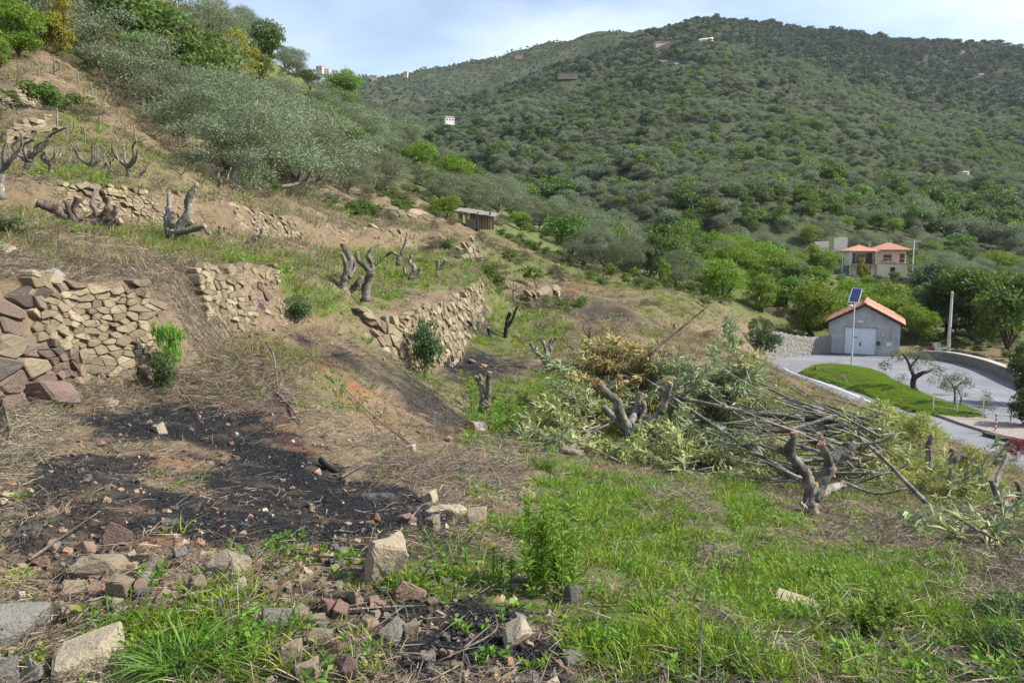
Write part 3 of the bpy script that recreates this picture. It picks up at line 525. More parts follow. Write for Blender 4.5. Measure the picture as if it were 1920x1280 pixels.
# --- villa across the valley
M_cream = simple('cream_render', (.64, .57, .44), .9, .06, 1.5); M_pink = simple('peach_render', (.64, .50, .39), .9, .06, 1.5); M_shut = simple('brown_shutter', (.12, .05, .03), .6); M_glass = simple('window_glass', (.06, .07, .08), .15, .1, 2, 0, 0, .6); M_trim = simple('white_trim', (.68, .66, .62), .7)
vp = P(1642, 519, 155); vil = empty('villa', (vp[0], vp[1], vp[2]), 'two storey cream and peach villa with hipped terracotta roofs across the valley', 'house', rz=-R(16))
def hip(m, x0, x1, y0, y1, z, h, ov=.55):
    x0 -= ov; x1 += ov; y0 -= ov; y1 += ov; w = min(x1-x0, y1-y0)/2
    r0, r1 = ((x0+w, (y0+y1)/2), (x1-w, (y0+y1)/2)) if x1-x0 > y1-y0 else (((x0+x1)/2, y0+w), ((x0+x1)/2, y1-w))
    V = [(x0, y0, z), (x1, y0, z), (x1, y1, z), (x0, y1, z), (*r0, z+h), (*r1, z+h)]
    Fc = [(0, 1, 5, 4), (1, 2, 5), (2, 3, 4, 5), (3, 0, 4)] if x1-x0 > y1-y0 else [(0, 1, 4), (1, 2, 5, 4), (2, 3, 5), (3, 0, 4, 5)]
    m.add(V, Fc); m.box(((x0+x1)/2, (y0+y1)/2, z-.07), (x1-x0-.02, y1-y0-.02, .13))
def roof_courses(name, x0, x1, y0, y1, z, h):
    m = MB(); hip(m, x0, x1, y0, y1, z, h); o = m.obj(name, M_tile, vil)
    return o
HW = 5.0
MB().box((-3.0, 3.0, HW/2), (5.6, 6.0, HW)).obj('wall', M_cream, vil); MB().box((2.75, 4.6, HW/2), (5.5, 5.2, HW)).obj('wall', M_pink, vil)
MB().box((-.35, -.9, HW-1.3), (.25, 1.8, 2.6)).box((2.5, .9, 1.25), (5.6, 2.0, 2.5)).obj('lower_storey', M_cream, vil)
r1 = roof_courses('roof', -5.8, .0, -.1, 6.0, HW, 1.15); r2 = roof_courses('roof', -.6, 5.9, 1.4, 7.4, HW+.25, 1.35)
MB().box((-.9, 3.4, 6.1), (.45, .45, 1.3)).box((-.9, 3.4, 6.8), (.6, .6, .12)).obj('chimney', M_grey, r2); MB().box((3.2, 5.2, 6.7), (.45, .45, .9)).obj('chimney', M_grey, r2)
def win(x, y, z, w, h, nx=0, mat=M_shut, sill=True):
    f = MB().box((x, y-.04, z), (w+.16, .06, h+.16)).obj('window', M_trim, vil); MB().box((x, y-.08, z), (w, .04, h)).obj('pane', mat, f)
    if sill: MB().box((x, y-.12, z-h/2-.1), (w+.3, .2, .06)).obj('sill', M_trim, f)
MB().box((-2.55, .02, 3.55), (3.6, .1, 2.1)).obj('loggia_recess', M_shut, vil)
win(-2.9, -.03, 3.5, 1.6, 1.8, mat=M_glass, sill=False); MB().box((-.55, -.05, 3.6), (.5, .08, 2.0)).obj('pier', M_pink, vil)
m = MB(); m.box((-2.5, -.75, 2.35), (4.2, 1.5, .16)); m.obj('balcony', M_grey, vil); m = MB(); m.box((-2.5, -1.46, 3.35), (4.2, .04, .06))
for k in range(22): m.box((-4.55+k*.195, -1.46, 2.88), (.03, .03, .9))
m.obj('balustrade', M_dark, vil)
win(-2.2, -.02, 1.2, 2.6, 1.6, mat=M_shut, sill=False); win(2.2, 1.98, 3.7, 1.5, 1.2); win(4.8, 1.98, 3.5, .9, 1.9, sill=False); win(2.9, -.12, 1.4, .9, 1.0, mat=M_dark)
m = MB(); m.box((2.7, .9, 2.6), (5.9, 2.3, .18)); m.obj('terrace', M_tile, vil); m = MB()
for k in range(4): m.box((.35+k*1.7, -.1, 3.1), (.07, .07, .9))
m.box((2.7, -.1, 3.55), (5.4, .06, .06)); m.obj('terrace_rail', M_trim, vil)
for yy_ in (2.6, 5.0):
    f = MB().box((5.54, yy_, 3.6), (.06, 1.1, 1.3)).obj('window', M_trim, vil); MB().box((5.58, yy_, 3.6), (.04, .9, 1.1)).obj('pane', M_shut, f)
for y in (.2, 1.6): MB().box((5.4, y, 1.3), (.24, .24, 2.6)).obj('porch_pillar', M_trim, vil)
m = MB(); m.box((-.05, -.25, 2.6), (.1, .1, 5.0)); m.obj('downpipe', M_shut, vil); MB().box((0, 2.5, -1.3), (12.5, 8.4, 2.6)).obj('plinth', simple('stone_plinth', (.22, .20, .17), .9, .25, 2), vil)
per = empty('pergola', tuple(P(1578, 520, 156)), 'flat pergola with a blue-grey wall at the left end of the villa', 'pergola', rz=-R(16))
for x in (-1.6, 0, 1.4):
    for y in (0, 3): MB().box((x, y, 2.6), (.14, .14, 5.0)).obj('post', M_trim, per)
for k in range(6): MB().box((-.1, .1+k*.58, 5.2), (3.6, .09, .14)).obj('beam', M_trim, per); MB().box((-.1, 1.8, 1.0), (3.2, 3.0, 2.6)).obj('side_wall', simple('blue_grey_render', (.30, .34, .38), .9), per)
# ruined concrete walls above the villa
rw = P(1575, 462, 178); ru = empty('ruined_walls', tuple(rw), 'roofless grey concrete walls above the villa', 'ruin', rz=.2)
MB().box((0, 0, -.5), (3.4, .35, 5.0)).obj('wall', M_grey, ru); MB().box((-4.6, 0, -1.0), (3.4, .35, 4.2)).obj('wall', M_grey, ru); MB().box((1.6, 2.4, -.5), (.35, 4.5, 4.9)).obj('wall', M_grey, ru)
# --- hut on the terrace
M_wood = simple('weathered_boards', (.20, .165, .13), .9, .3, 10, .01); M_tin = simple('old_corrugated_sheet', (.20, .185, .165), .8, .3, 6, .01)
hb = G(893, 431); hs = hb[1]/70.0
hut = empty('hut', tuple(hb), 'small ramshackle wooden hut with a sagging sheet roof at the end of the terrace', 'hut', rz=-.15)
for x, y in ((-1.4, -.6), (-.75, -.6), (.3, -.6), (1.35, -.6)): MB().box((x*hs, y*hs, .75*hs), (.16*hs, .16*hs, 1.5*hs)).obj('post', M_wood if x > -1 else M_tile, hut)
for k in range(9): MB().box(((-.6+k*.235)*hs, .95*hs, .75*hs), (.21*hs, .05, 1.5*hs), rz=.02*(k % 3-1)).obj('plank', M_wood, hut)
MB().box((-1.42*hs, .2*hs, .7*hs), (.06, 1.5*hs, 1.4*hs)).obj('side_wall', M_wood, hut)
for k in range(7): MB().box(((-1.45+k*.5)*hs, .1*hs, (1.72-.075*k+.03*(k % 2))*hs), (.55*hs, 2.3*hs, .05), rx=.16, ry=.15).obj('roof_sheet', M_tin, hut)
MB().box((-.3*hs, -.62*hs, .45*hs), (.8*hs, .05, .9*hs)).obj('board_panel', M_wood, hut)
# --- far houses on the hills
def far_hit(u, v, t, amp, d0, d1):
    ds = np.exp(np.linspace(math.log(d0), math.log(d1), 900)); q = P(np.full(900, u), np.full(900, v), 1.0)*ds[:, None]; k = np.nonzero(hz(t, q[:, 0], q[:, 1], amp) >= q[:, 2])[0]; k = k[0] if len(k) else 450
    return q[k]
M_fwhite = simple('whitewashed_wall', (.78, .77, .74), .8, .05); M_fpink = simple('pink_wall', (.58, .42, .35), .8, .06); M_blue = simple('blue_shutters', (.12, .22, .40), .6)
HOUSES = []
def far_house(u, v, w, h, dep, label, wall, roof, rz=0, D=None, t=tH, amp=7, shut=M_shut, nwin=3, roofh=.25, lift=2.0, grp=None):
    q = P(u, v, D) if D else far_hit(u, v, t, amp, 200, 1650); s = q[1]/FPX; W, Hh = w*s, h*s
    o = empty('house', tuple(q), label, 'house', grp, rz); Dp = dep*W; HOUSES.append((u, v, w, h, q))
    MB().box((0, Dp/2, Hh/2-lift), (W, Dp, Hh+lift*2)).obj('wall', wall, o)
    m = MB(); rh = roofh*Hh; m.add([(-W*.54, -.05*Dp, Hh+lift*0), (W*.54, -.05*Dp, Hh), (W*.54, Dp*1.05, Hh), (-W*.54, Dp*1.05, Hh), (-W*.54, Dp/2, Hh+rh), (W*.54, Dp/2, Hh+rh)], [(0, 1, 5, 4), (2, 3, 4, 5), (1, 2, 5), (3, 0, 4), (3, 2, 1, 0)]); m.obj('roof', roof, o)
    for k in range(nwin):
        for lv in ([.62] if Hh < 5 else [.28, .72]): MB().box(((k+.5-nwin/2)*W/nwin, -.06, Hh*lv), (W/nwin*.42, .12, Hh*.25), ).obj('window', shut, o)
    return o
far_house(1243, 86, 26, 8, .7, 'red roofed house on the hilltop with pale pillars', M_fpink, M_tile, .15, nwin=5)
far_house(1322, 82, 22, 8, .6, 'long white house with blue shutters just below the summit', M_fwhite, M_fwhite, -.5, nwin=4, shut=M_blue, roofh=.35)
far_house(1245, 117, 14, 4, .6, 'low white shed roof among the trees below the red house', M_fwhite, M_fwhite, .3, nwin=1)
far_house(1270, 121, 7, 2.5, .6, 'tiny white wall right of the white shed', M_fwhite, M_fwhite, .2, nwin=1)
far_house(844, 231, 16, 10, .7, 'white house with a red roof alone in the fold of the valley', M_fwhite, M_tile, .3, D=565, nwin=3, roofh=.3, lift=.6, shut=M_glass)
far_house(1065, 140, 36, 3, .3, 'long low tan ruin along the shoulder of the hill', simple('tan_masonry', (.30, .24, .18), .9), M_tile, 0, nwin=5, D=760)
for i, (u, v, w, h, wl, rf, tx) in enumerate([(598,130,12,8,M_fpink,M_tile,'pinkish house at the left end of the ridge village'),(612,134,10,7,M_fwhite,M_tile,'white house second from the left in the ridge village'),(628,137,11,7,M_fpink,M_tile,'peach house in the middle of the ridge village'),(645,137,13,9,M_fwhite,M_tile,'tallest white house in the ridge village'),(655,143,10,8,M_fwhite,M_fwhite,'flat white house at the lower right of the ridge village'),(700,145,12,6,simple('ochre_wall', (.40, .32, .22), .9),M_tile,'ochre house on the wooded knoll right of the village'),(760,137,7,5,M_fpink,M_tile,'lone small house in the saddle of the ridge'),(972,103,14,4,simple('sandy_wall', (.46, .36, .26), .9),M_tile,'sandy building high on the far ridge')]):
    far_house(u, v+3, w, h, .8, tx, wl, rf, .2*(i % 3-1), D=[1480,1490,1495,1500,1490,1540,1640,1890][i], nwin=2, lift=3)
for u, v, w, h, tx in [(1812,133,9,4,'pale house on the wooded slope at the upper right'),(1740,124,8,4,'pale cottage beside the dark trees on the right slope'),(1724,122,6,4,'small ochre house left of the cottage on the right slope'),(1805,100,8,4,'tan house high under the right ridge'),(1840,142,9,4,'grey roofed shed low on the right slope')]: far_house(u, v, w, h, .7, tx, M_fpink if 'ochre' in tx or 'tan' in tx else M_fwhite, M_tile, .2, nwin=2)
far_house(1640, 345, 14, 4, .6, 'white greenhouse roof among the olives above the villa', M_fwhite, M_fwhite, .1, nwin=1); far_house(1812, 326, 12, 4, .6, 'small pale shed in the olive grove at the right', M_fwhite, M_fwhite, .1, nwin=1)
# --- street furniture
def tube_obj(name, pts, r, mat, parent=None, n=8, loc=None): return MB().tube(pts, r, n).obj(name, mat, parent, loc, smooth=False)
lx, ly, _ = R3(1596, 692); k = ly/FPX; lz = float(isl_h(lx, ly)) if polydist(np.array(lx), np.array(ly), ISL.tolist()) > 0 else ZR
lamp = empty('solar_lamp', (lx, ly, lz), 'tall galvanised lamp post with a tilted blue solar panel on the grass island', 'street lamp')
Hp = 123*k; tube_obj('pole', [(0, 0, 0), (0, 0, Hp*.35)], .085, M_galv, lamp); tube_obj('upper_pole', [(0, 0, Hp*.35), (0, 0, Hp+.3)], .062, M_galv, lamp)
MB().box((0, 0, .015), (.4, .4, .03)).obj('base_plate', M_galv, lamp); la = MB().tube([(0, 0, Hp*.93), (-.45, -.1, Hp*.95)], .03, 6).obj('arm', M_galv, lamp); MB().box((-.5, -.11, Hp*.945), (.3, .12, .06)).obj('lamp_head', M_galv, la)
pan = link('solar_panel', None, lamp, (0, -.05, Hp+.62)); pan.rotation_euler = (0, 0, 0)
Mp = Matrix.Translation((0, -.05, Hp+.55))@Matrix.Rotation(R(-38), 4, 'Z')@Matrix.Rotation(R(48), 4, 'X')
bpy.data.objects.remove(pan)
fr = MB(); PW, PH = .82, 1.55
fr.box((0, PH/2, 0), (PW, .05, .05)).box((0, -PH/2, 0), (PW, .05, .05)).box((-PW/2, 0, 0), (.05, PH-.05, .05)).box((PW/2, 0, 0), (.05, PH-.05, .05)).box((0, 0, -.012), (PW-.05, PH-.05, .012))
fo = fr.obj('solar_panel', simple('panel_frame', (.75, .77, .8), .4, .05, 3, 0, .2), lamp); fo.matrix_local = Mp
M_cell = simple('blue_solar_cell', (.035, .05, .20), .25, .25, 5, 0, 0, .6)
for i in range(4):
    for j in range(8): MB().box(((i-1.5)*.19, (j-3.5)*.187, .004), (.178, .175, .006)).obj('cell', M_cell, fo)
tube_obj('bracket', [(0, 0, Hp+.25), (.0, -.04, Hp+.52)], .045, M_galv, lamp)
ux, uy, _ = R3(1777, 672); up = empty('utility_pole', (ux, uy, ZR-.3), 'tall pale concrete utility pole with ivy at its foot beside the parapet', 'utility pole'); Hu = (672-545)*uy/FPX+.3
tube_obj('pole', [(0, 0, 0), (0, 0, Hu)], [.17, .11], simple('pale_concrete', (.50, .50, .48), .85), up, 10); m = MB()
for zz_ in (.25, .5): m.box((0, -.1, Hu-zz_), (.3, .1, .07))
m.obj('insulator', M_grey, up)
def cable(label, a, c, sag, r=.022):
    a, c = np.array(a), np.array(c); t = np.linspace(0, 1, 16)[:, None]; q = a+(c-a)*t; q[:, 2] -= 4*sag*(t*(1-t))[:, 0]
    o = empty('power_cable', tuple(a), label, 'cable'); MB().tube(q-a, r, 4).obj('wire', M_dark if r < .03 else M_grey, o)
top = np.array((ux, uy, ZR-.3+Hu-.25)); cable('cable sloping from the pale pole down to the right', top, P(2050, 655, 60), .4); cable('lower cable on the right hanging below the pole', top-[0, 0, 3.2], P(2050, 700, 60), .3); cable('thin wire from the garage gable to the pale pole', (cgx+3.3, cgy+.5, ZR+3.4), top-[0, 0, 3.6], .25)
p2 = P(1712, 490, 160); pol2 = empty('utility_pole', tuple(p2), 'small grey utility pole with a crossarm right of the villa roof', 'utility pole'); tube_obj('pole', [(0, 0, -2), (0, 0, 4.2)], .12, M_galv, pol2); MB().box((-.1, 0, 3.95), (2.6, .1, .1)).obj('crossarm', M_galv, pol2)
cable('cable running up left from the crossarm pole behind the villa', p2+[0, 0, 4], P(1600, 415, 172), .6, .018); cable('pale cable crossing the trees at far right above the villa', P(1740, 445, 150), P(1870, 395, 190), .8, .018); cable('cable from the villa to the trees on its left', P(1540, 447, 165), P(1385, 485, 130), .8, .018)
sx_, sy_, _ = R3(1753, 673); sg = empty('road_sign', (sx_, sy_, ZR), 'white post with two grey signboards at the outer bend', 'sign'); ks = sy_/FPX
tube_obj('post', [(0, 0, 0), (0, 0, 31*ks)], .09, M_trim, sg, 8); MB().box((0, -.11, 29*ks), (15*ks, .05, 4*ks)).obj('signboard', M_grey, sg); MB().box((4.5*ks, -.11, 19*ks), (13*ks, .05, 8.5*ks)).obj('signboard', simple('pale_board', (.45, .46, .47), .6), sg)
bx_, by_, _ = R3(1751, 672.5); bn = empty('litter_bin', (bx_-.12, by_+.35, ZR), 'red litter bin behind the white sign post', 'bin'); MB().tube([(0, 0, .35), (0, 0, .55), (0, 0, 1.02)], [.26, .3, .3], 12).obj('body', simple('red_plastic', (.45, .03, .025), .5), bn); MB().tube([(0, 0, 1.03), (0, 0, 1.12)], [.31, .2], 12).obj('lid', simple('red_lid', (.38, .025, .02), .5), bn); tube_obj('post', [(0, .32, 0), (0, .32, 1.1)], .04, M_dark, bn)
rp = [R3(u, v, ZR+.14) for u, v in [(1749,771),(1794,777),(1842,785),(1895,791),(1960,803),(2030,812)]]
rl = empty('railing', rp[2], 'grey tubular railing with three rails along the pavement', 'railing'); o0 = np.array(rp[2])
for q in rp: tube_obj('post', [np.array(q)-o0, np.array(q)-o0+[0, 0, 1.25]], .035, M_galv, rl, 6)
for zz_ in (.35, .78, 1.2):
    MB().tube([np.array(q)-o0+[0, 0, zz_] for q in rp], .022, 6).obj('rail', M_galv, rl)
x_, y_, _ = R3(1866, 812); bo = empty('bollard', (x_, y_, ZR+.14), 'slim red and white striped bollard at the pavement edge', 'bollard'); hb_ = 36*y_/FPX
for i in range(9): MB().tube([(0, 0, hb_*i/9), (0, 0, hb_*(i+1)/9-.002)], .05, 10).obj('band', [M_trim, simple('red_paint', (.40, .04, .05), .5)][i % 2], bo)
# ------------------------------------------------------------------ trees and woods
M_bark = bark_mat('grey_bark', (.16, .14, .115), (.29, .265, .23)); M_barkd = bark_mat('dark_bark', (.07, .055, .04), (.15, .125, .10))
LM = {'olive': leaf('olive_leaves', (.16, .19, .108), (.245, .285, .18), .35, .24, .65, .1, tcol=(.12, .15, .06)), 'broad': leaf('green_leaves', (.055, .10, .02), (.135, .205, .038), .35, .2),
      'lime': leaf('light_green_leaves', (.085, .145, .016), (.20, .30, .035), .4, .15), 'ochre': leaf('yellowing_leaves', (.15, .15, .015), (.28, .26, .03), .35, .15),
      'dark': leaf('dark_leaves', (.028, .052, .017), (.075, .115, .032), .25, .2), 'pine': leaf('pine_needles', (.03, .05, .028), (.07, .10, .05), .15, .2), 'scrub': leaf('dry_scrub_leaves', (.10, .085, .05), (.19, .165, .10), .2, .2)}
def leaf_quads(r, c, t, L, W, sag=0, face=None):   # rhombic leaves: c base points, t directions
    n = len(c); t = t/np.linalg.norm(t, axis=1)[:, None]; a = r.normal(0, 1, (n, 3)) if face is None else face+r.normal(0, .42, (n, 3)); s = np.cross(t, a); s /= np.linalg.norm(s, axis=1)[:, None]+1e-9
    L = np.broadcast_to(L, n)[:, None]; W = np.broadcast_to(W, n)[:, None]; m = c+t*L*.45
    V = np.stack([c, m+s*W*.5, c+t*L-[0, 0, 1]*L*sag, m-s*W*.5], 1).reshape(-1, 3); return V, np.arange(n*4).reshape(-1, 4)
def crown(seed, nl, nc=26, rx=.42, rz=.42, zc=.56, L=.03, W=.012, cr=.15, low=.12, up=.2, flat=.8, gap=.55):
    r = np.random.default_rng(seed); d = r.normal(0, 1, (nc, 3)); d /= np.linalg.norm(d, axis=1)[:, None]; rad = r.random(nc)**.45
    cc = d*rad[:, None]*np.array([rx, rx, rz])*np.array([1, 1, 1]); cc[:, 2] += zc; cc[:, :2] *= np.where(cc[:, 2:3] > zc+.2, .8, 1); cc[:, 2] = np.maximum(cc[:, 2], low)
    cr_ = cr*(.6+.8*r.random(nc)); k = r.choice(nc, nl, p=cr_**2/np.sum(cr_**2)); e = r.normal(0, 1, (nl, 3)); e /= np.linalg.norm(e, axis=1)[:, None]; e[:, 2] = np.where(e[:, 2] < -.3, -e[:, 2]*.6, e[:, 2])
    rr = (gap+(1-gap)*r.random(nl)**.7)*(1+.12*r.normal(0, 1, nl)); p = cc[k]+e*(cr_[k]*rr)[:, None]*np.array([1, 1, flat]); p[:, 2] = np.maximum(p[:, 2], .01)
    t = e*.45+r.normal(0, .75, (nl, 3))+np.array([0, 0, up]); return leaf_quads(r, p, t, L*(.6+.8*r.random(nl)), W*(.7+.6*r.random(nl)), 0, e+.25*(p-np.array([0, 0, zc]))/rx), cc
def trunk_mb(seed, cc, r0=.035, fork=.16, nl=6, sides=7, lean=.05):
    r = np.random.default_rng(seed); m = MB(); f = np.array([r.normal(0, lean), r.normal(0, lean), fork]); m.tube(catmull([(0, 0, -.03), (f[0]*.3+.01, f[1]*.5, fork*.5), f], 3), [r0*1.25, r0*.95, r0*.8], sides, rough=.2)
    for i in r.choice(len(cc), min(nl, len(cc)), replace=False):
        e = cc[i]; mid = f+(e-f)*.5+r.normal(0, .03, 3); m.tube(catmull([f-[0, 0, .01], mid, e], 3), [r0*.65, r0*.4, r0*.14], 5, rough=.2)
    return m
PROTO = {}
def proto(key, n, nl, mat, barkm, tr=True, **kw):
    PROTO[key] = []
    for i in range(n):
        (V, F), cc = crown(hash_(key)+i, nl, **kw); cm = mesh_np('crown', V, F, mat); tm = trunk_mb(hash_(key)+i, cc, sides=6).mesh('trunk', barkm, True) if tr else None; PROTO[key].append((cm, tm))
def hash_(k): return sum(ord(c)*(i+3) for i, c in enumerate(k))
proto('olive_near', 3, 32000, LM['olive'], M_bark, nc=64, rx=.46, rz=.46, zc=.43, L=.019, W=.0065, cr=.15, low=.02, up=.5)
proto('olive_mid', 4, 13000, LM['olive'], M_bark, nc=34, rx=.46, rz=.44, zc=.47, L=.027, W=.0095, cr=.165, low=.08, up=.4)
proto('olive_far', 5, 2200, LM['olive'], M_bark, nc=13, rx=.40, rz=.36, zc=.50, L=.06, W=.028, cr=.21, low=.12)
proto('broad_near', 3, 5200, LM['broad'], M_barkd, nc=30, rx=.40, rz=.42, zc=.55, L=.042, W=.026, cr=.15)
proto('lime_near', 3, 5200, LM['lime'], M_barkd, nc=30, rx=.42, rz=.42, zc=.52, L=.045, W=.022, cr=.15, up=.5)
proto('lime_tall', 2, 4200, LM['lime'], M_barkd, nc=26, rx=.20, rz=.46, zc=.52, L=.042, W=.02, cr=.12, up=.6)
proto('ochre_near', 2, 4200, LM['ochre'], M_barkd, nc=26, rx=.36, rz=.44, zc=.54, L=.042, W=.024, cr=.14)
proto('dark_near', 2, 5200, LM['dark'], M_barkd, nc=30, rx=.42, rz=.44, zc=.54, L=.045, W=.026, cr=.16)
proto('broad_far', 4, 900, LM['broad'], M_barkd, nc=12, rx=.42, rz=.38, zc=.54, L=.09, W=.055, cr=.2)
proto('dark_far', 3, 800, LM['dark'], M_barkd, nc=12, rx=.40, rz=.40, zc=.54, L=.13, W=.08, cr=.19)
proto('lime_far', 3, 450, LM['lime'], M_barkd, nc=10, rx=.26, rz=.42, zc=.52, L=.12, W=.07, cr=.17)
proto('pine_far', 3, 360, LM['pine'], M_barkd, nc=9, rx=.36, rz=.24, zc=.72, L=.13, W=.07, cr=.17, low=.4)
proto('scrub_near', 3, 2600, LM['scrub'], M_bark, nc=24, rx=.5, rz=.36, zc=.42, L=.06, W=.012, cr=.16, up=.7)
KIND = {'olive': ('olive_tree', 'olive tree'), 'broad': ('broadleaf_tree', 'tree'), 'lime': ('fruit_tree', 'tree'), 'ochre': ('yellowing_tree', 'tree'), 'dark': ('evergreen_tree', 'tree'), 'pine': ('pine_tree', 'pine'), 'scrub': ('dry_shrub', 'shrub')}
def tree(key, p, h, wf=1.0, label=None, group=None, rz=None, parts=True):
    kind = key.split('_')[0]; nm, cat = KIND[kind]; cm, tm = random.choice(PROTO[key]); rz = random.random()*6.28 if rz is None else rz; sc = (h*wf, h*wf, h)
    if parts and tm:
        o = empty(nm, p, label, cat, group, rz); o.scale = sc; link('trunk', tm, o); link('crown', cm, o)
    else: o = props(link(nm, cm, None, p, (0, 0, rz), sc), label, cat, group)
    return o
def ptree(key, u, v, hpx, wf, label, group=None, D=None, sink=.15):
    q = G(u, v) if D is None else None
    if D is not None: pp = P(u, v, D); q = np.array([pp[0], pp[1], float(hq(pp[0], pp[1]))])
    h = hpx*q[1]/FPX; h += max(0, q[2]-float(P(u, v, q[1])[2]))*0; return tree(key, q-[0, 0, sink*h*.3], h, wf, label, group)
TAKEN = []                            # plan positions of hand-placed trees
def T(key, u, v, h, wf, label, group=None, D=None):
    o = ptree(key, u, v, h, wf, label, group, D); TAKEN.append((o.location.x, o.location.y, h*wf*o.location.y/FPX*.45)); return o
T('olive_near', 440, 352, 245, 1.12, 'largest silvery olive tree at the edge of the cleared slope'); T('olive_near', 545, 372, 190, .95, 'silvery olive tree lower right of the largest one, reaching the grass')
T('olive_near', 345, 268, 165, 1.1, 'rounded olive tree above and left of the largest olive'); T('olive_mid', 265, 200, 130, 1.0, 'grey olive tree behind the yellowing tree at upper left')
T('olive_near', 655, 366, 100, 1.1, 'round olive bush standing alone right of the largest olives'); T('olive_near', 728, 362, 92, 1.05, 'round olive bush right beside the lone one'); T('olive_mid', 600, 290, 100, 1.1, 'olive tree just up the slope from the two round olive bushes')
T('lime_near', 42, 112, 115, .95, 'bright green leafy tree in the top left corner'); T('ochre_near', 118, 112, 125, .72, 'golden yellow tree beside the bright green one at top left'); T('ochre_near', 75, 60, 80, .8, 'yellow green tree behind the bright green corner tree'); T('ochre_near', 200, 150, 90, .8, 'yellow tinged shrub between the grey olives at upper left')
T('lime_near', 2, 130, 60, .7, 'small green bush cut by the left edge of the picture')
T('ochre_near', 450, 175, 115, .95, 'yellow green tree high on the left wood'); T('lime_near', 650, 205, 75, .9, 'yellow green tree at the right end of the left wood'); T('broad_near', 500, 120, 80, 1.0, 'dark oak on the skyline of the left wood')
T('broad_near', 1068, 425, 100, 1.15, 'broad light green tree above the end of the terraces', D=88); T('lime_tall', 1166, 436, 95, 1.5, 'upright bright green tree beside the broad one', D=95)
T('olive_mid', 935, 405, 85, 1.3, 'grey olive behind the hut'); T('lime_near', 840, 410, 55, 1.2, 'green bush left of the hut'); T('lime_near', 975, 432, 45, 1.1, 'yellow green shrub just right of the hut'); T('scrub_near', 1010, 430, 60, .8, 'grey leafless shrub right of the hut')
T('olive_mid', 1130, 500, 90, 1.0, 'olive tree at the far edge of the clearing beside a dark laurel', D=78); T('olive_mid', 1095, 490, 85, 1.0, 'leftmost olive in the row at the far edge of the clearing', D=78); T('olive_mid', 1180, 515, 95, .9, 'olive left of the dark laurel in the row at the far edge', D=76); T('dark_near', 1222, 522, 88, .55, 'narrow dark laurel in the row of olives at the far edge', D=76); T('olive_mid', 1270, 530, 90, .95, 'olive right of the dark laurel at the far edge of the clearing', D=78)
T('lime_tall', 1245, 535, 55, .8, 'small young green tree in front of the dark laurel', D=74)
T('lime_near', 1350, 566, 95, 1.25, 'round yellow green bush tree standing alone left of the citrus trees', D=80); T('lime_near', 1430, 580, 80, 1.1, 'light green citrus tree right of the round lone one', D=92)
T('lime_near', 1530, 622, 118, 1.0, 'large light green citrus tree just left of the garage', D=88); T('broad_near', 1475, 600, 75, 1.1, 'green citrus tree between the lone bush and the garage', D=95); T('lime_near', 1590, 600, 92, 1.0, 'citrus tree rising behind the garage roof', D=98); T('lime_near', 1665, 625, 95, 1.0, 'citrus tree behind the right end of the garage roof', D=96); T('lime_near', 1715, 655, 105, .75, 'light green tree right against the garage side', D=84)
T('dark_near', 1770, 668, 130, .9, 'dark tree standing behind the pale utility pole', D=90); T('broad_near', 1820, 690, 160, 1.0, 'tall dark green tree behind the parapet', D=86); T('broad_near', 1890, 700, 180, .9, 'tall grey green tree at the right edge behind the parapet', D=78); T('dark_near', 1922, 762, 130, .6, 'dark bushy tree cut by the right edge beside the road', D=54); T('dark_near', 1850, 668, 110, 1.0, 'shadowy thicket tree between the two tall ones', D=94); T('dark_near', 1930, 800, 90, .9, 'low dark bush at the right edge behind the railing', D=47)
T('lime_tall', 1525, 522, 55, 1.3, 'slim green tree left of the pergola', D=150); T('ochre_near', 1616, 536, 62, .45, 'slim yellow tree in front of the villa balcony', D=141); T('dark_near', 1642, 528, 24, 1.6, 'dark round shrub against the villa wall', D=140); T('broad_near', 1675, 520, 36, .9, 'small green tree before the right half of the villa', D=140)
T('olive_mid', 1765, 520, 75, 1.35, 'big silver olive right of the villa', D=150); T('olive_mid', 1740, 480, 60, 1.2, 'silver olive behind the crossarm pole', D=170); T('broad_near', 1795, 430, 62, 1.5, 'broad dark green tree up the slope right of the villa', D=215); T('lime_near', 1870, 460, 50, 1.5, 'bright green tree at the right of the silver olive', D=190); T('ochre_near', 1850, 322, 30, 1.6, 'rusty tinged tree in the olive grove at upper right', D=330)
T('lime_near', 1548, 508, 50, 1.2, 'light green tree in front of the left ruined wall', D=150); T('broad_near', 1582, 494, 34, 1.2, 'darker green tree in front of the right ruined wall', D=160)
T('scrub_near', 1485, 505, 30, 1.1, 'leafless purplish bush among the citrus trees', D=140)
for i, (u, v, h) in enumerate([(150,128,40),(185,170,44),(222,205,46),(258,236,44),(292,262,42),(325,288,40),(352,312,40),(384,334,36),(412,352,30),(240,180,50),(300,230,50),(605,382,34),(692,374,26),(768,382,26),(822,396,24),(852,424,22),(940,425,26),(500,372,26)]): T('scrub_near', u, v, h, 1.5, ['dry shrub by the topmost stakes','dry shrub just below the topmost stakes','dry shrub beside the third stake','dry shrub midway down the stake line','dry shrub above the tall middle stake','dry shrub right of the tall middle stake','dry shrub at the lower stakes','dry shrub left under the largest olive','dry shrub at the foot of the largest olive','dry shrub under the rounded olive','dry shrub at the shadowed foot of the rounded olive','dry shrub left of the lone round olive bush','dry shrub between the two round olive bushes','dry shrub right of the two round olive bushes','dry shrub up the slope from the hut','dry shrub left of the hut wall','dry shrub right of the hut on the bank','dry shrub at the foot of the second large olive'][i])
def clash(x, y, r): return any((x-a)**2+(y-c)**2 < (r+q)**2*.55 for a, c, q in TAKEN)
for u_, v_, w_, h_, q in HOUSES: TAKEN.append((q[0], q[1]-3, w_*q[1]/FPX*.6))
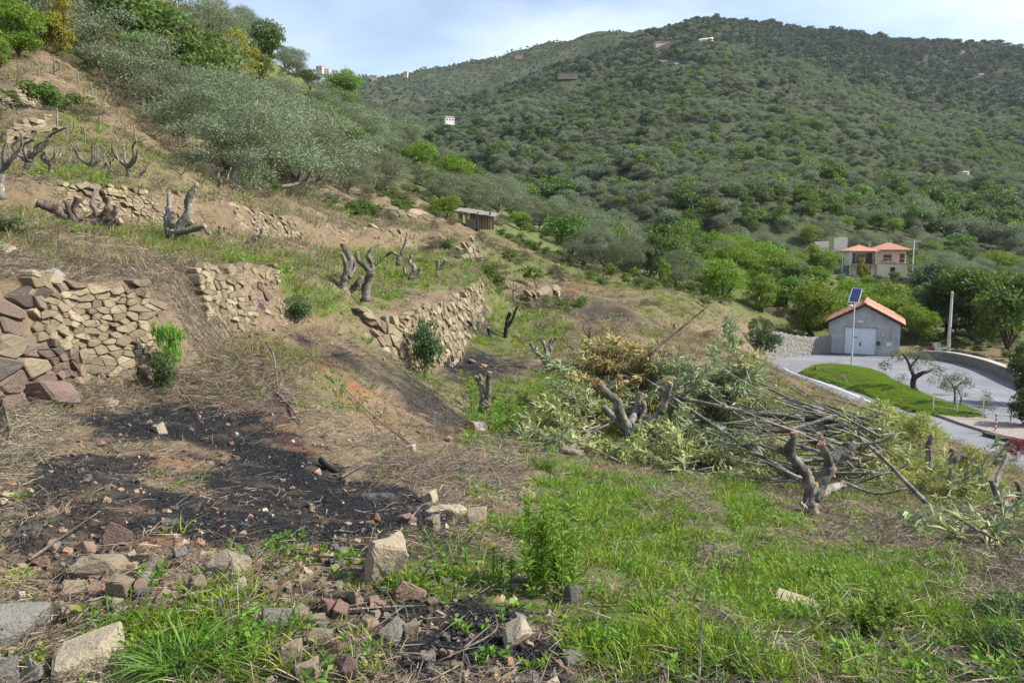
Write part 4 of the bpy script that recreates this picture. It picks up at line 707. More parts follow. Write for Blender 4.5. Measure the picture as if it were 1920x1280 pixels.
for q, r_ in ((vp, 8), (vp-np.array([2, 8, 0]), 5), (rw, 4), ((cgx+1.6, cgy+4), 6)): TAKEN.append((q[0], q[1], r_))
EDGE = [(u, v) for u, v in [(-60,110),(150,112),(215,190),(330,268),(430,350),(560,380),(640,372),(740,368),(800,372),(830,395),(960,405),(1010,440),(1060,450),(1090,500),(1290,540),(1300,480),(1110,430),(1000,380),(860,300),(770,235),(640,150),(540,90),(400,-10),(0,-40),(-60,-40)]]
cnt = 0; tries = 0; AUTO = []
while cnt < 260 and tries < 9000:     # the wood on the left hillside, each tree its own
    tries += 1; u = random.uniform(-60, 1290); D = math.exp(random.uniform(math.log(30), math.log(245))); x = (u-UC)/FPX*D*1.0; z = float(hq(x, D)); uu, vv = proj(np.array([x, D, z]))
    if polydist(np.array(uu), np.array(vv-4), EDGE) < (0 if vv > 260 else -30): continue
    h = random.uniform(4.2, 7.2) if D > 60 else random.uniform(3.2, 5.5)
    if clash(x, D, h*.36): continue
    k = random.random(); n_ = float(fbm(np.array(x/25), np.array(D/25), 77, 3))
    if k < .60-n_*.6: key = 'olive_mid'; lb = 'grey olive tree in the wood on the left hillside'; gp = 'olive trees of the left wood'
    elif k < .84: key = 'broad_near'; lb = 'green broadleaf tree among olives in the left wood'; gp = 'green trees of the left wood'
    elif k < .97: key = 'scrub_near'; lb = 'dry brownish shrub at the foot of the left wood'; gp = 'dry shrubs of the left wood'; h *= .55
    else: key = 'lime_near'; lb = 'light green tree scattered in the left wood'; gp = 'light green trees of the left wood'
    AUTO.append((tree(key, (x, D, z-.25), h, random.uniform(1.0, 1.35), lb, gp), key, h)); TAKEN.append((x, D, h*.36)); cnt += 1
cnt2 = 0; tries = 0
VAL = [(1010,400),(1290,455),(1560,440),(1600,415),(1960,380),(1960,720),(1800,690),(1740,650),(1700,640),(1560,625),(1440,600),(1430,560),(1300,545),(1290,490),(1100,440)]
while cnt2 < 230 and tries < 9000:    # the valley floor and the lower groves
    tries += 1; u = random.uniform(1010, 1990); D = math.exp(random.uniform(math.log(84), math.log(215))); x = (u-UC)/FPX*D; z = float(hq(x, D)); z = max(z, float(hz(tH, np.array(x), np.array(D), 7))) if D > 150 else z; uu, vv = proj(np.array([x, D, z]))
    if polydist(np.array(uu), np.array(vv), VAL) < 0 or polydist(np.array(x), np.array(D), BASIN) > -2: continue
    h = random.uniform(3.5, 5.6)
    if uu > 1700 and D < 88: continue
    if 1490 < uu < 1730 and 95 < D < 157: h = random.uniform(1.6, 3.2)
    if clash(x, D, h*.4): continue
    k = random.random()
    if u > 1690 and D < 120: key, lb, gp = ('dark_near', 'dark evergreen in the shady thicket beyond the parapet', 'thicket trees beyond the parapet') if k < .5 else ('broad_near', 'green tree in the thicket beyond the parapet', 'green trees beyond the parapet'); h *= 1.3
    elif D < 150: key, lb, gp = ('lime_near', 'light green citrus tree in the groves around the villa', 'citrus trees around the villa') if k < .68 else ('olive_mid', 'olive tree among the citrus groves of the valley', 'olives of the valley') if k < .85 else ('broad_near', 'darker green tree among the citrus groves', 'darker trees of the valley')
    else: key, lb, gp = ('olive_mid', 'olive tree at the foot of the wooded hill', 'olives at the foot of the hill') if k < .55 else ('broad_near', 'dark green tree at the foot of the wooded hill', 'green trees at the foot of the hill') if k < .8 else ('lime_near', 'light green tree at the foot of the wooded hill', 'light green trees at the foot of the hill')
    AUTO.append((tree(key, (x, D, z-.2), h, random.uniform(1.0, 1.3), lb, gp), key, h)); TAKEN.append((x, D, h*.36)); cnt2 += 1
# drop trees the photograph shows nothing of; say of each of the others which one it is
ORD = 'leftmost|second from left|third from left|fourth from left|fifth from left|sixth from left|seventh from left|eighth from left|ninth from left|tenth from left|eleventh from left|twelfth from left|thirteenth from left|fourteenth from left'.split('|')
def place_labels(items, marks):         # items: (object, u, v, singular, plural)
    cl = {}
    for o, u, v, sg_, pl in items:
        lu, lv, ln = min(marks, key=lambda m_: ((m_[0]-u)/1.3)**2+(m_[1]-v)**2); du, dv = u-lu, v-lv
        side = ('above' if dv < 0 else 'below') if abs(dv)*1.5 > abs(du) else ('right of' if du > 0 else 'left of'); cl.setdefault((pl, ln, side), []).append((u, o, sg_))
    for (pl, ln, side), l in cl.items():
        l.sort(key=lambda t: t[0])
        for i, (u, o, sg_) in enumerate(l):
            o['label'] = f'{sg_} alone of its kind {side} {ln}' if len(l) == 1 else f'{sg_}, {ORD[i] if i < len(l)-1 or i > 13 else "rightmost"} of its kind {side} {ln}' if i < 14 else o['label']
ub, vb = np.meshgrid(np.arange(4, 1920, 8.), np.arange(4, 1280, 8.)); dirs = P(ub.ravel(), vb.ravel(), 1.0); tdep = np.full(len(dirs), 400.)
live = np.arange(len(dirs))
for d_ in np.exp(np.linspace(math.log(4), math.log(300), 360)):
    q = dirs[live]*d_; hit = hq(q[:, 0], q[:, 1]) >= q[:, 2]; tdep[live[hit]] = d_; live = live[~hit]
tdep = tdep.reshape(ub.shape); idb = np.full(ub.shape, -1); zb = tdep.copy(); area = {}
ALLT = [(o, k_, h_) for o, k_, h_ in AUTO]+[(None, (x_, y_, r_), None) for x_, y_, r_ in []]
for i in sorted(range(len(ALLT)), key=lambda i: -ALLT[i][0].location.y):
    o, k_, h_ = ALLT[i]; x_, y_, z_ = o.location; uc, vc = proj(np.array([x_, y_, z_+h_*.52])); k2 = FPX/y_; inside = ((ub-uc)/(.46*h_*k2*1.1))**2+((vb-vc)/(.44*h_*k2))**2 < 1; area[i] = max(1, inside.sum()); w_ = inside & (tdep > y_-2.5); idb[w_] = i
MARKS = [(115,60,'the golden tree'),(440,230,'the largest olive'),(345,185,'the rounded olive'),(545,280,'the second large olive'),(660,315,'the lone round olive bush'),(450,120,'the high yellowish tree'),(500,80,'the skyline oak'),(650,170,'the last yellowish tree'),(265,130,'the upper left olive'),(893,405,'the hut'),(800,300,'the bare valley edge'),(1068,375,'the broad light green tree'),(1222,480,'the dark laurel'),(1350,520,'the round lone bush tree'),(1640,490,'the villa'),(1575,455,'the ruined walls'),(1620,600,'the garage'),(1777,600,'the pale pole'),(1765,480,'the big silver olive'),(1795,400,'the broad dark tree'),(1870,430,'the bright right tree'),(1475,490,'the purplish bush'),(1166,390,'the upright green tree')]
WORDS = {'olive': ('grey olive tree', 'grey olives'), 'broad': ('darker green tree', 'darker green trees'), 'lime': ('light green tree', 'light green trees'), 'ochre': ('yellowish tree', 'yellowish trees'), 'dark': ('dark evergreen tree', 'dark evergreens'), 'scrub': ('dry brownish shrub', 'dry shrubs')}
items = []
for i, (o, k_, h_) in enumerate(ALLT):
    m_ = idb == i
    if m_.sum() < max(2, .05*area[i]):
        for c_ in list(o.children): bpy.data.objects.remove(c_)
        bpy.data.objects.remove(o)
    else: items.append((o, float(ub[m_].mean()), float(vb[m_].mean()), *WORDS[k_.split('_')[0]]))
place_labels(items, MARKS)
# olive trees on the traffic island: gnarled leaning trunks under thin crowns
def island_olive(u, v, pts, rad, sprays, label, h):
    x, y, _ = R3(u, v); z0 = float(isl_h(np.array(x), np.array(y))) if polydist(np.array(x), np.array(y), ISL.tolist()) > 0 else ZR; k = y/FPX; o = empty('olive_tree', (x, y, z0), label, 'olive tree'); m = MB()
    for pl, rr in zip(pts, rad): m.tube(catmull([((a-u)*k, b_*.3, (v-c)*k) for a, c, b_ in pl], 4), [q*k for q in rr], 7, rough=.3)
    m.obj('trunk', M_barkd if h > 80 else M_bark, o, smooth=True); r = np.random.default_rng(int(u)); Vs = []; n = 0
    for a, c, b_, rr, nl in sprays:
        e = r.normal(0, 1, (nl, 3)); e *= (r.random(nl)**.4/np.linalg.norm(e, axis=1))[:, None]; p_ = np.array(((a-u)*k, b_, (v-c)*k))+e*rr*k*np.array([1, .8, .8]); V, F = leaf_quads(r, p_, r.normal(0, 1, (nl, 3))+[0, 0, -.4], .2, .045); Vs.append(V)
    V = np.vstack(Vs); link('crown', mesh_np('crown', V, np.arange(len(V)).reshape(-1, 4), LM['olive']), o); return o
island_olive(1716, 736, [[(1716,738,0),(1711,722,0),(1713,708,0)],[(1713,709,0),(1706,692,.5),(1700,676,1),(1690,665,1)],[(1713,710,0),(1722,700,-1),(1734,697,-1),(1744,692,-1)],[(1704,690,0),(1712,678,0),(1722,668,0)]], [[7,5,5],[4,3,2.2,1],[4.5,4,3,1.5],[2.5,2,1]],
 [(1690,672,1,16,260),(1704,664,0,14,200),(1722,668,0,14,200),(1668,690,1,14,200),(1676,706,-1,12,110),(1742,690,-1,15,230),(1756,706,-1,14,150),(1735,676,0,14,150),(1765,725,-1,12,120),(1700,684,-1,14,120),(1748,715,0,12,90)], 'gnarled old olive tree with a forked leaning trunk on the grass island', 90)
island_olive(1790, 767, [[(1790,768,0),(1789,752,0),(1787,735,0)],[(1787,736,0),(1778,722,0),(1770,714,0)],[(1787,736,0),(1800,724,0),(1812,716,0)]], [[2.6,2,1.6],[1.5,1,.6],[1.5,1,.6]], [(1775,722,0,15,170),(1790,712,0,13,150),(1806,718,0,14,160),(1765,730,0,10,90),(1815,728,0,11,90),(1790,730,0,14,90)], 'slender young olive tree on the tail of the grass island', 50)
island_olive(1799, 769, [[(1799,770,0),(1801,756,0),(1796,742,0)]], [[2.2,1.8,1]], [(1796,738,0,9,70),(1806,746,0,8,50)], 'thin leaning stem right beside the slender young olive', 40)
island_olive(1843, 783, [[(1843,783,0),(1844,765,0),(1848,748,0)]], [[1.5,1.1,.6]], [(1848,752,0,15,150),(1840,762,0,12,90),(1858,764,0,10,70),(1846,738,0,9,60)], 'small sparse olive sapling behind the railing', 40)
# --- scattering: one object of kind stuff, made of many small real copies
def scatter(name, pts, protos, rot=None, scl=None, label=None, seed=0):
    pts = np.asarray(pts, np.float32); n = len(pts); me = bpy.data.meshes.new(name); me.vertices.add(n); me.vertices.foreach_set('co', pts.ravel()); r = np.random.default_rng(seed)
    rot = np.c_[np.zeros(n), np.zeros(n), r.random(n)*6.283] if rot is None else rot; scl = np.ones(n) if scl is None else scl
    scl = np.asarray(scl); scl = np.repeat(scl[:, None], 3, 1) if scl.ndim == 1 else scl
    for nm, dat in (('rot', rot), ('scl', scl)): a = me.attributes.new(nm, 'FLOAT_VECTOR', 'POINT'); a.data.foreach_set('vector', np.asarray(dat, np.float32).ravel())
    o = link(name, me); ng = bpy.data.node_groups.new(name, 'GeometryNodeTree'); ng.interface.new_socket('Geometry', in_out='INPUT', socket_type='NodeSocketGeometry'); ng.interface.new_socket('Geometry', in_out='OUTPUT', socket_type='NodeSocketGeometry')
    A = ng.nodes.new; gi, go, iop, jn = A('NodeGroupInput'), A('NodeGroupOutput'), A('GeometryNodeInstanceOnPoints'), A('GeometryNodeJoinGeometry'); lk = ng.links.new
    for pm in protos:
        po = pm if isinstance(pm, bpy.types.Object) else bpy.data.objects.new(name+'_source', pm)
        oi = A('GeometryNodeObjectInfo'); oi.inputs['Object'].default_value = po; oi.inputs['As Instance'].default_value = True; lk(oi.outputs['Geometry'], jn.inputs[0])
    na = []
    for nm in ('rot', 'scl'): q = A('GeometryNodeInputNamedAttribute'); q.data_type = 'FLOAT_VECTOR'; q.inputs[0].default_value = nm; na.append(q.outputs[0])
    e2r = A('FunctionNodeEulerToRotation'); lk(na[0], e2r.inputs[0]); lk(gi.outputs[0], iop.inputs['Points']); lk(jn.outputs[0], iop.inputs['Instance']); iop.inputs['Pick Instance'].default_value = True
    lk(e2r.outputs[0], iop.inputs['Rotation']); lk(na[1], iop.inputs['Scale'])
    rv = A('FunctionNodeRandomValue'); rv.data_type = 'INT'; rv.inputs[4].default_value = 0; rv.inputs[5].default_value = 97; rv.inputs['Seed'].default_value = seed; lk(rv.outputs[2], iop.inputs['Instance Index']); lk(iop.outputs[0], go.inputs[0])
    md = o.modifiers.new('scatter', 'NODES'); md.node_group = ng; return props(o, label, kind='stuff')
# woods on the hills beyond: the nearest singly, the rest as masses
def hill_pts(t, amp, a0, a1, d0, d1, sp, jit=.42, seed=0):
    r = np.random.default_rng(seed); o = []; d = d0
    while d < d1:
        s = sp(d); xs = np.arange(a0*d, a1*d, s); xs = xs+r.normal(0, jit*s, len(xs))*.8; ys = d+r.normal(0, jit*s, len(xs)); o.append(np.c_[xs, ys]); d += s*.95
    q = np.vstack(o); return np.c_[q, hz(t, q[:, 0], q[:, 1], amp)]
q = hill_pts(tH, 7, -.2, .80, 160, 1290, lambda d: 3.8+d*.0028, seed=5); u, v = proj(q); ok = np.ones(len(q), bool)
for a, c, r_ in TAKEN:
    if c > 140: ok &= (q[:, 0]-a)**2+(q[:, 1]-c)**2 > (r_+3.2)**2
for u_, v_, w_, h_, hq_ in HOUSES:      # keep the ground in front of each far house low
    ok &= ~((abs(u-u_) < w_*.62) & (q[:, 1] < hq_[1]+8) & (q[:, 1] > hq_[1]-24*hq_[1]/600))
ok &= (u > 640) & (u < 2060); q = q[ok]; u, v = u[ok], v[ok]; n1_ = fbm(q[:, 0]/70, q[:, 1]/70, 12, 4)*2.2; n2_ = fbm(q[:, 0]/160, q[:, 1]/160, 15, 3)*2; r_ = rng.random(len(q))
up_ = sstep(700, 1050, q[:, 1])*(.3+.7*sstep(1250, 1450, u)); dens = (fbm(q[:, 0]/24, q[:, 1]/24, 40, 3) > -.42) | (q[:, 1] > 500); knd = np.full(len(q), 0)
knd[r_ < .07+.5*np.clip(n1_-.05, 0, 1)] = 1; knd[r_ > .945-.05*np.clip(n2_, 0, 1)] = 2; knd[(r_ > .30) & (r_ < .30+.16*np.clip(n2_+.2, 0, 1))] = 3; kp = rng.random(len(q)) < up_*.85; knd[kp & (rng.random(len(q)) < .45)] = 4; knd[kp & (knd != 4)] = 3; knd[kp & (rng.random(len(q)) < .15)] = 1
hgt = rng.uniform(3.6, 6.9, len(q))*(1+.4*np.clip(fbm(q[:, 0]/45, q[:, 1]/45, 63, 3)*2, -.6, 1))*np.where(knd == 3, 1.15, 1)*np.where(knd == 4, 1.6, 1)*np.where(knd == 2, .95, 1)
KK = [('olive', 'olive_far', 'olive tree on the near face of the wooded hill', 'olives on the near hill face'), ('broad', 'broad_far', 'green tree among olives on the near hill face', 'green trees on the near hill face'), ('lime', 'lime_far', 'bright ivy green tree among olives on the hill face', 'bright trees on the near hill face'), ('dark', 'dark_far', 'dark tree among olives on the near hill face', 'dark trees on the near hill face'), ('pine', 'pine_far', '', '')]
near = (q[:, 1] < 262) & dens; wid = rng.uniform(.95, 1.25, len(q)); mids = {'olive_far': 'olive_mid', 'broad_far': 'broad_near', 'lime_far': 'lime_near', 'dark_far': 'dark_near'}
ni = np.nonzero(near)[0]; cap = {0: 60, 1: 60, 2: 60, 3: 60}; used = {k: 0 for k in range(5)}; single = np.zeros(len(q), bool)
for i in ni[np.argsort(q[ni, 1])]:
    k = int(knd[i])
    if k > 3 or used[k] >= cap[k]: continue
    used[k] += 1; single[i] = True; tree(KK[k][1], (q[i, 0], q[i, 1], q[i, 2]-.4), hgt[i], wid[i], KK[k][2], KK[k][3], parts=False)
for k in range(5):
    m_ = (knd == k) & ~single & dens
    sc_ = np.c_[hgt*wid, hgt*wid, hgt][m_]; scatter('wooded_hillside', q[m_]-[0, 0, .4], [c for c, t in PROTO[KK[k][1]]], None, sc_, seed=20+k)
q = hill_pts(tF, 10, -.36, .36, 760, 2150, lambda d: 5+d*.0032, seed=6); u, v = proj(q); rr_ = rng.random(len(q)); n1_ = fbm(q[:, 0]/120, q[:, 1]/120, 31, 4)*2
for (u_, v_, w_, h_, hq_) in HOUSES: 
    if hq_[1] > 1300: m_ = ~((abs(u-u_) < w_*.5) & (q[:, 1] < hq_[1]+6) & (q[:, 1] > hq_[1]-30)); q, u, v, rr_, n1_ = q[m_], u[m_], v[m_], rr_[m_], n1_[m_]
for k, (key, m_) in enumerate((('olive_far', rr_ < .45), ('dark_far', (rr_ >= .45) & (rr_ < .62+.2*np.clip(n1_, -1, 1))), ('broad_far', (rr_ >= .62+.2*np.clip(n1_, -1, 1)) & (rr_ < .97)), ('pine_far', rr_ >= .97))):
    s_ = rng.uniform(3.5, 6.0, m_.sum()); scatter('distant_woods', q[m_]-[0, 0, .4], [c for c, t in PROTO[key]], None, np.c_[s_*1.3, s_*1.3, s_], seed=30+k)
# ------------------------------------------------------------------ pruned trees
M_cut = simple('fresh_cut_wood', (.36, .15, .075), .8, .25, 30); M_oldcut = simple('weathered_cut_wood', (.27, .20, .135), .85, .2, 30); M_dead = bark_mat('dry_grey_wood', (.15, .13, .105), (.30, .27, .23), 20); M_char = simple('charred_wood', (.02, .019, .018), .8, .4, 12, .01)
M_silver = bark_mat('silvery_bark', (.17, .155, .13), (.38, .355, .31), 10)
def pruned(u, v, D, limbs, label, bark=None, cut=None, name='pruned_tree', group=None, cat='pruned tree', base_r=None):
    """limbs: list of (pixel points (u, v, extra depth), radii in pixels); the first is the trunk"""
    q = P(u, v, D); z = float(hq(q[0], q[1])); q[2] = min(q[2], z)+.0; k = D/FPX/cp; org = np.array([q[0], q[1], z]); o = empty(name, org, label, cat, group); bark = bark or M_silver; cut = cut or M_cut
    for i, (pl, rd) in enumerate(limbs):
        p3_ = [P(a, b_, D+dd)-q for a, b_, dd in pl]
        if i == 0: p3_ = [p3_[0]-[0, 0, .25]]+p3_; rd = [rd[0]*1.35]+list(rd)
        c = catmull(p3_, 5); r_ = np.interp(np.linspace(0, 1, len(c)), np.linspace(0, 1, len(rd)), rd)*k; r_ = r_*(.86+.03*np.sin(np.arange(len(c))*1.9+i)+.09*rng.normal(0, 1, len(c)))
        lo = MB().tube(c, r_, 10, True, .36).obj('trunk' if i == 0 else 'limb', bark, o, smooth=True)
        t = c[-1]-c[-2]; t /= np.linalg.norm(t); ce = MB(); tt = t+rng.normal(0, .12, 3); tt /= np.linalg.norm(tt); ce.tube([c[-1]-tt*.004, c[-1]+tt*.012], r_[-1]*1.02, 9); ce.obj('cut_face', cut, lo)
    return o
pruned(1183, 822, 13.3, [([(1183,824,0),(1180,806,0),(1172,792,.05)],[18,14,12]), ([(1176,800,0),(1163,775,-.1),(1156,752,-.15),(1140,738,-.2),(1121,718,-.3)],[11,11,10,8.5,8]), ([(1170,800,.05),(1155,785,.15),(1140,772,.25),(1133,764,.3)],[11,9.5,8.5,8]),
 ([(1180,795,0),(1192,774,.2),(1200,755,.3),(1201,738,.35)],[9,8,7.5,7.5]), ([(1188,803,0),(1205,803,-.1),(1222,792,-.15),(1240,770,-.2),(1250,742,-.3),(1257,718,-.35)],[12,11,10.5,9,7,6]), ([(1182,800,.1),(1190,775,.4),(1197,750,.6),(1210,742,.7)],[8,7,6,6]), ([(1200,800,.05),(1208,770,.15),(1206,752,.2)],[7,6,5.5])],
 'big silvery pruned tree with two long curved arms raised in front of the brush heap')
pruned(1521, 965, 8.45, [([(1521,968,0),(1519,940,0),(1521,905,0)],[17,15,17]), ([(1517,912,0),(1512,888,-.05),(1495,868,-.1),(1480,848,-.12),(1487,825,-.15),(1489,812,-.15)],[14,12,11,10,9,8]), ([(1526,935,0),(1541,905,.03),(1556,878,.06),(1562,860,.1),(1588,846,.12),(1604,832,.15)],[15,15,14,13,10,8]), ([(1478,852,-.1),(1466,846,-.1),(1458,838,-.1)],[8,7,7]), ([(1556,870,.06),(1548,850,0),(1540,832,0)],[10,8.5,8]), ([(1575,858,.1),(1590,856,.05),(1598,850,.05)],[8,7,6]), ([(1532,930,0),(1556,917,.2),(1580,908,.3)],[11,10,8]), ([(1513,953,-.05),(1506,948,-.1),(1501,942,-.1)],[6,5,4])],
 'thick grey pruned tree with knobbly orange cut ends standing in the grass')
pruned(655, 548, 15.6, [([(645,550,0),(643,535,0),(647,520,0)],[12,9,8]), ([(645,525,0),(652,505,0),(657,485,.1),(647,468,.1),(641,457,.1)],[8,7.5,7,6,4.5]), ([(647,520,0),(648,495,-.1),(640,475,-.2)],[6,5,4.5]), ([(653,520,0),(665,500,.1),(660,485,.1)],[6,5,5])], 'dark twisted pair of pruned trunks on the terrace, the left one of the two', M_dead, M_oldcut)
pruned(688, 540, 15.9, [([(686,542,0),(690,525,0),(695,512,0)],[9,8,8]), ([(695,513,0),(684,498,0),(672,488,.1),(669,472,.1)],[7,6.5,6,5]), ([(695,513,0),(698,495,.1),(690,480,.1),(697,466,.1)],[6,5.5,5,4]), ([(655,548,-.2),(668,535,-.2),(679,520,-.2)],[6,6,5])], 'dark twisted pruned trunk leaning right beside its left twin', M_dead, M_oldcut)
pruned(325, 454, 14.9, [([(325,456,0),(323,445,0),(322,435,0)],[15,13,12]), ([(318,440,0),(313,420,0),(316,395,.1),(317,364,.1)],[8,6.5,5.5,4.5]), ([(315,430,0),(322,412,-.1),(327,402,-.1)],[7,6,5]), ([(328,440,0),(343,420,0),(355,400,0),(352,382,0),(362,362,0),(370,350,0)],[11,9.5,9,8,6.5,5]), ([(332,440,0),(352,438,-.1),(370,433,-.15),(384,428,-.2)],[8,6,5,4]), ([(330,432,.1),(346,428,.2),(360,420,.2)],[6,5,5])], 'forked silvery pruned tree with tall white limbs before the upper terrace wall', M_silver, M_oldcut)
pruned(170, 438, 13.2, [([(170,442,0),(165,428,0),(163,415,0)],[16,15,14]), ([(160,425,0),(138,418,0),(118,405,-.1),(100,392,-.1),(68,384,-.2)],[13,12,11,11,10]), ([(160,420,0),(147,410,0),(140,395,.1),(146,372,.1)],[9,7.5,7,6.5]), ([(165,420,0),(180,400,.1),(172,385,.1),(180,360,.2)],[8,6,5,4]), ([(168,425,0),(188,410,0),(200,395,0),(205,373,0)],[8,6,5.5,4.5]), ([(170,430,0),(195,418,-.1),(215,400,-.1),(218,388,-.1)],[9,7,6,5]), ([(172,436,0),(200,430,-.15),(226,416,-.2)],[9,8,6.5]), ([(150,425,0),(132,405,-.1),(127,388,-.1),(122,378,-.1)],[7,5,4.5,4])], 'broad splayed pruned tree with a mass of blunt limbs at the left terrace edge', bark_mat('brown_bark', (.12, .09, .07), (.25, .20, .165), 12), M_oldcut)
pruned(1030, 703, 20.3, [([(1030,706,0),(1027,692,0),(1022,680,0)],[6,5,5]), ([(1022,682,0),(1012,667,0),(1003,660,0),(994,644,0)],[4.5,4,3.5,3]), ([(1025,680,0),(1024,660,.1),(1018,640,.1)],[5,4,3.5]), ([(1028,680,.1),(1032,660,.1),(1040,640,.2),(1043,634,.2)],[5,4.5,3.5,3]), ([(1028,698,0),(1038,692,-.1),(1048,686,-.1)],[4,4,4.5]), ([(1004,662,0),(1006,652,0)],[3,3.5]), ([(1034,660,.1),(1031,645,.1),(1036,636,.1)],[3,2.5,2.5])], 'antler shaped pruned tree with reddish cut tips beyond the charcoal strip')
pruned(908, 772, 14.6, [([(905,778,0),(908,760,0),(914,752,0)],[12,12,10]), ([(914,756,0),(916,735,0),(916,715,0),(918,698,0)],[7.5,6.5,6,6]), ([(906,755,0),(905,735,0),(899,718,.1),(893,707,.1)],[6,5.5,5,5]), ([(899,720,.1),(902,710,.1),(900,703,.1)],[4,3.5,3])], 'stubby two pronged pruned trunk rising from green weeds', M_dead, M_oldcut)
pruned(950, 632, 24.8, [([(947,636,0),(948,622,0),(950,612,0)],[5,4.5,4.5]), ([(950,614,0),(960,600,0),(965,586,0),(971,573,0)],[4,3.5,3,1.8]), ([(949,616,0),(951,600,0),(956,586,.1)],[4,4,4.5])], 'blackened leaning stump with a thin raised prong below the grass bank', M_char, M_oldcut)
pruned(918, 640, 24.2, [([(920,642,0),(917,630,0),(916,621,0)],[4,3.5,3.5])], 'short blackened stub just left of the leaning blackened stump', M_char, M_oldcut)
pruned(774, 530, 21.5, [([(768,532,0),(770,524,0),(772,518,0)],[7,6,6]), ([(771,520,0),(777,505,0),(768,492,.1),(772,480,.1)],[5,4.5,4,3.5]), ([(773,524,0),(785,515,0),(788,505,0)],[5,4,4]), ([(766,524,0),(760,515,0),(758,502,0)],[4,3.5,2.5])], 'silvery pruned tree with curled limbs right of the dark twisted pair', M_silver, M_oldcut)
pruned(745, 498, 24.5, [([(748,500,0),(748,485,0),(747,478,0)],[6,6,5]), ([(747,480,0),(735,473,0),(724,480,0)],[4,3,2.5]), ([(748,482,0),(755,470,0),(762,445,.1),(763,436,.1)],[4,3,2,1.5])], 'dark knotted stump with one thin upright stick behind the twisted pair', M_dead, M_oldcut)
pruned(822, 508, 26, [([(820,510,0),(822,498,0),(821,488,0)],[4,3.5,3]), ([(823,504,0),(832,494,0),(836,488,0)],[3.5,3,3]), ([(820,500,0),(816,488,0)],[2.5,2])], 'small grey forked stump left of the earth bank top', M_dead, M_oldcut)
for u, v, D, hp, lb, nm in [(395,458,16,20,'thin slanting pale stub left of the twin stump','l'),(418,470,16.5,22,'twin pale sawn stump in the terrace grass','t'),(433,475,16.6,14,'short pale stub close right of the twin sawn stump','s'),(470,485,16.8,30,'bent pale stump leaning right on the terrace edge','b')]:
    if nm == 't': pruned(u, v, D, [([(u,v+2,0),(u-3,v-10,0),(u-4,v-hp,0)],[6,5.5,5.5]), ([(u+2,v,0),(u+5,v-10,.1),(u+5,v-hp+2,.1)],[6,5.5,5.5])], lb, M_silver, M_oldcut)
    elif nm == 'b': pruned(u, v, D, [([(u-4,v,0),(u+4,v-8,0),(u+12,v-14,0)],[6,6,6]), ([(u+10,v-13,0),(u+20,v-18,0),(u+22,v-hp,0)],[5,4,3])], lb, M_silver, M_oldcut)
    else: pruned(u, v, D, [([(u,v,0),(u-6,v-8,0),(u-(14 if nm == 'l' else 0),v-hp,0)],[5,4.5,4])], lb, M_silver, M_oldcut)
# smaller pruned trees along the terraces: random limbs about a given height
def rough_prune(u, v, D, hp, label, seed, n=4, spread=.8, bark=None, group=None, thick=1.0, tilt=0):
    r = np.random.default_rng(seed); w = hp*.088*thick; lim = [([(u, v+1, 0), (u+tilt*.3+r.normal(0, 1), v-hp*.15, 0), (u+tilt*.5, v-hp*.3, 0)], [w, w*.9, w*.8])]
    for i in range(n):
        a = (i/(max(1, n-1))-.5)*2*spread+r.normal(0, .15); l = hp*(.55+.35*r.random()); bx = u+tilt*.4+r.normal(0, w*.3); by = v-hp*.22-r.random()*hp*.1; dd = r.normal(0, .12)*hp/60
        lim.append(([(bx, by, 0), (bx+math.sin(a)*l*.5, by-l*.35, dd*.5), (bx+math.sin(a)*l*(.75+.2*r.normal()), by-l*.65, dd), (bx+math.sin(a*.7)*l+tilt, by-l*(.85+.2*r.random()), dd*1.3)], [w*.75, w*.58, w*.44, w*.28]))
    return pruned(u, v, D, lim, label, bark or M_silver, M_oldcut, group=group)
rough_prune(45, 322, 15.5, 78, 'large dark pruned olive with a thick limb rising right, on the upper left terrace', 1, 4, 1.2, M_dead, tilt=22); rough_prune(0, 345, 13.5, 85, 'pale pruned trunk cut off by the left edge of the picture', 2, 3, .6, tilt=8); rough_prune(95, 318, 16, 42, 'low crouching dark stump right of the large pruned olive', 3, 4, 1.4, M_dead, thick=1.3)
rough_prune(170, 332, 17, 52, 'pruned olive with several upright grey prongs at upper left', 4, 6, 1.3, M_dead); rough_prune(135, 325, 17.5, 30, 'small forked stump between two larger ones at upper left', 5, 3, .9); rough_prune(210, 338, 17.5, 45, 'thin pale pair of sloping prongs left of the cleft stump', 6, 3, .5, thick=.6, tilt=-8); rough_prune(242, 342, 18, 62, 'upright cleft stump with a thin arm to the right', 7, 4, .9, M_dead)
rough_prune(415, 362, 24.2, 38, 'spiky pale pruned olive near the foot of the largest olive', 8, 7, 1.3); rough_prune(458, 370, 25.5, 28, 'smaller spiky stump right of the spiky pale one', 9, 4, 1.2); rough_prune(340, 352, 22, 22, 'small weathered stub on the upper terrace grass', 10, 2, .8, M_dead); rough_prune(492, 375, 27, 14, 'low curved stub near the end of the upper terrace', 11, 2, 1.0, M_dead)
rough_prune(104, 160, 28.5, 24, 'pale stump on the skyline of the bare slope at upper left', 12, 3, .5, thick=1.3); rough_prune(78, 145, 28.5, 12, 'tiny stub left of the pale skyline stump', 13, 2, .6, M_dead)
rough_prune(936, 556, 33, 26, 'reddish clump of pruned stems on the second grass terrace', 14, 5, .8, M_dead, thick=.9); rough_prune(963, 551, 34, 20, 'thin stump right of the reddish clump', 15, 3, .5, M_dead); rough_prune(990, 549, 36, 16, 'short stump third along the second grass terrace', 16, 3, .7, M_dead)
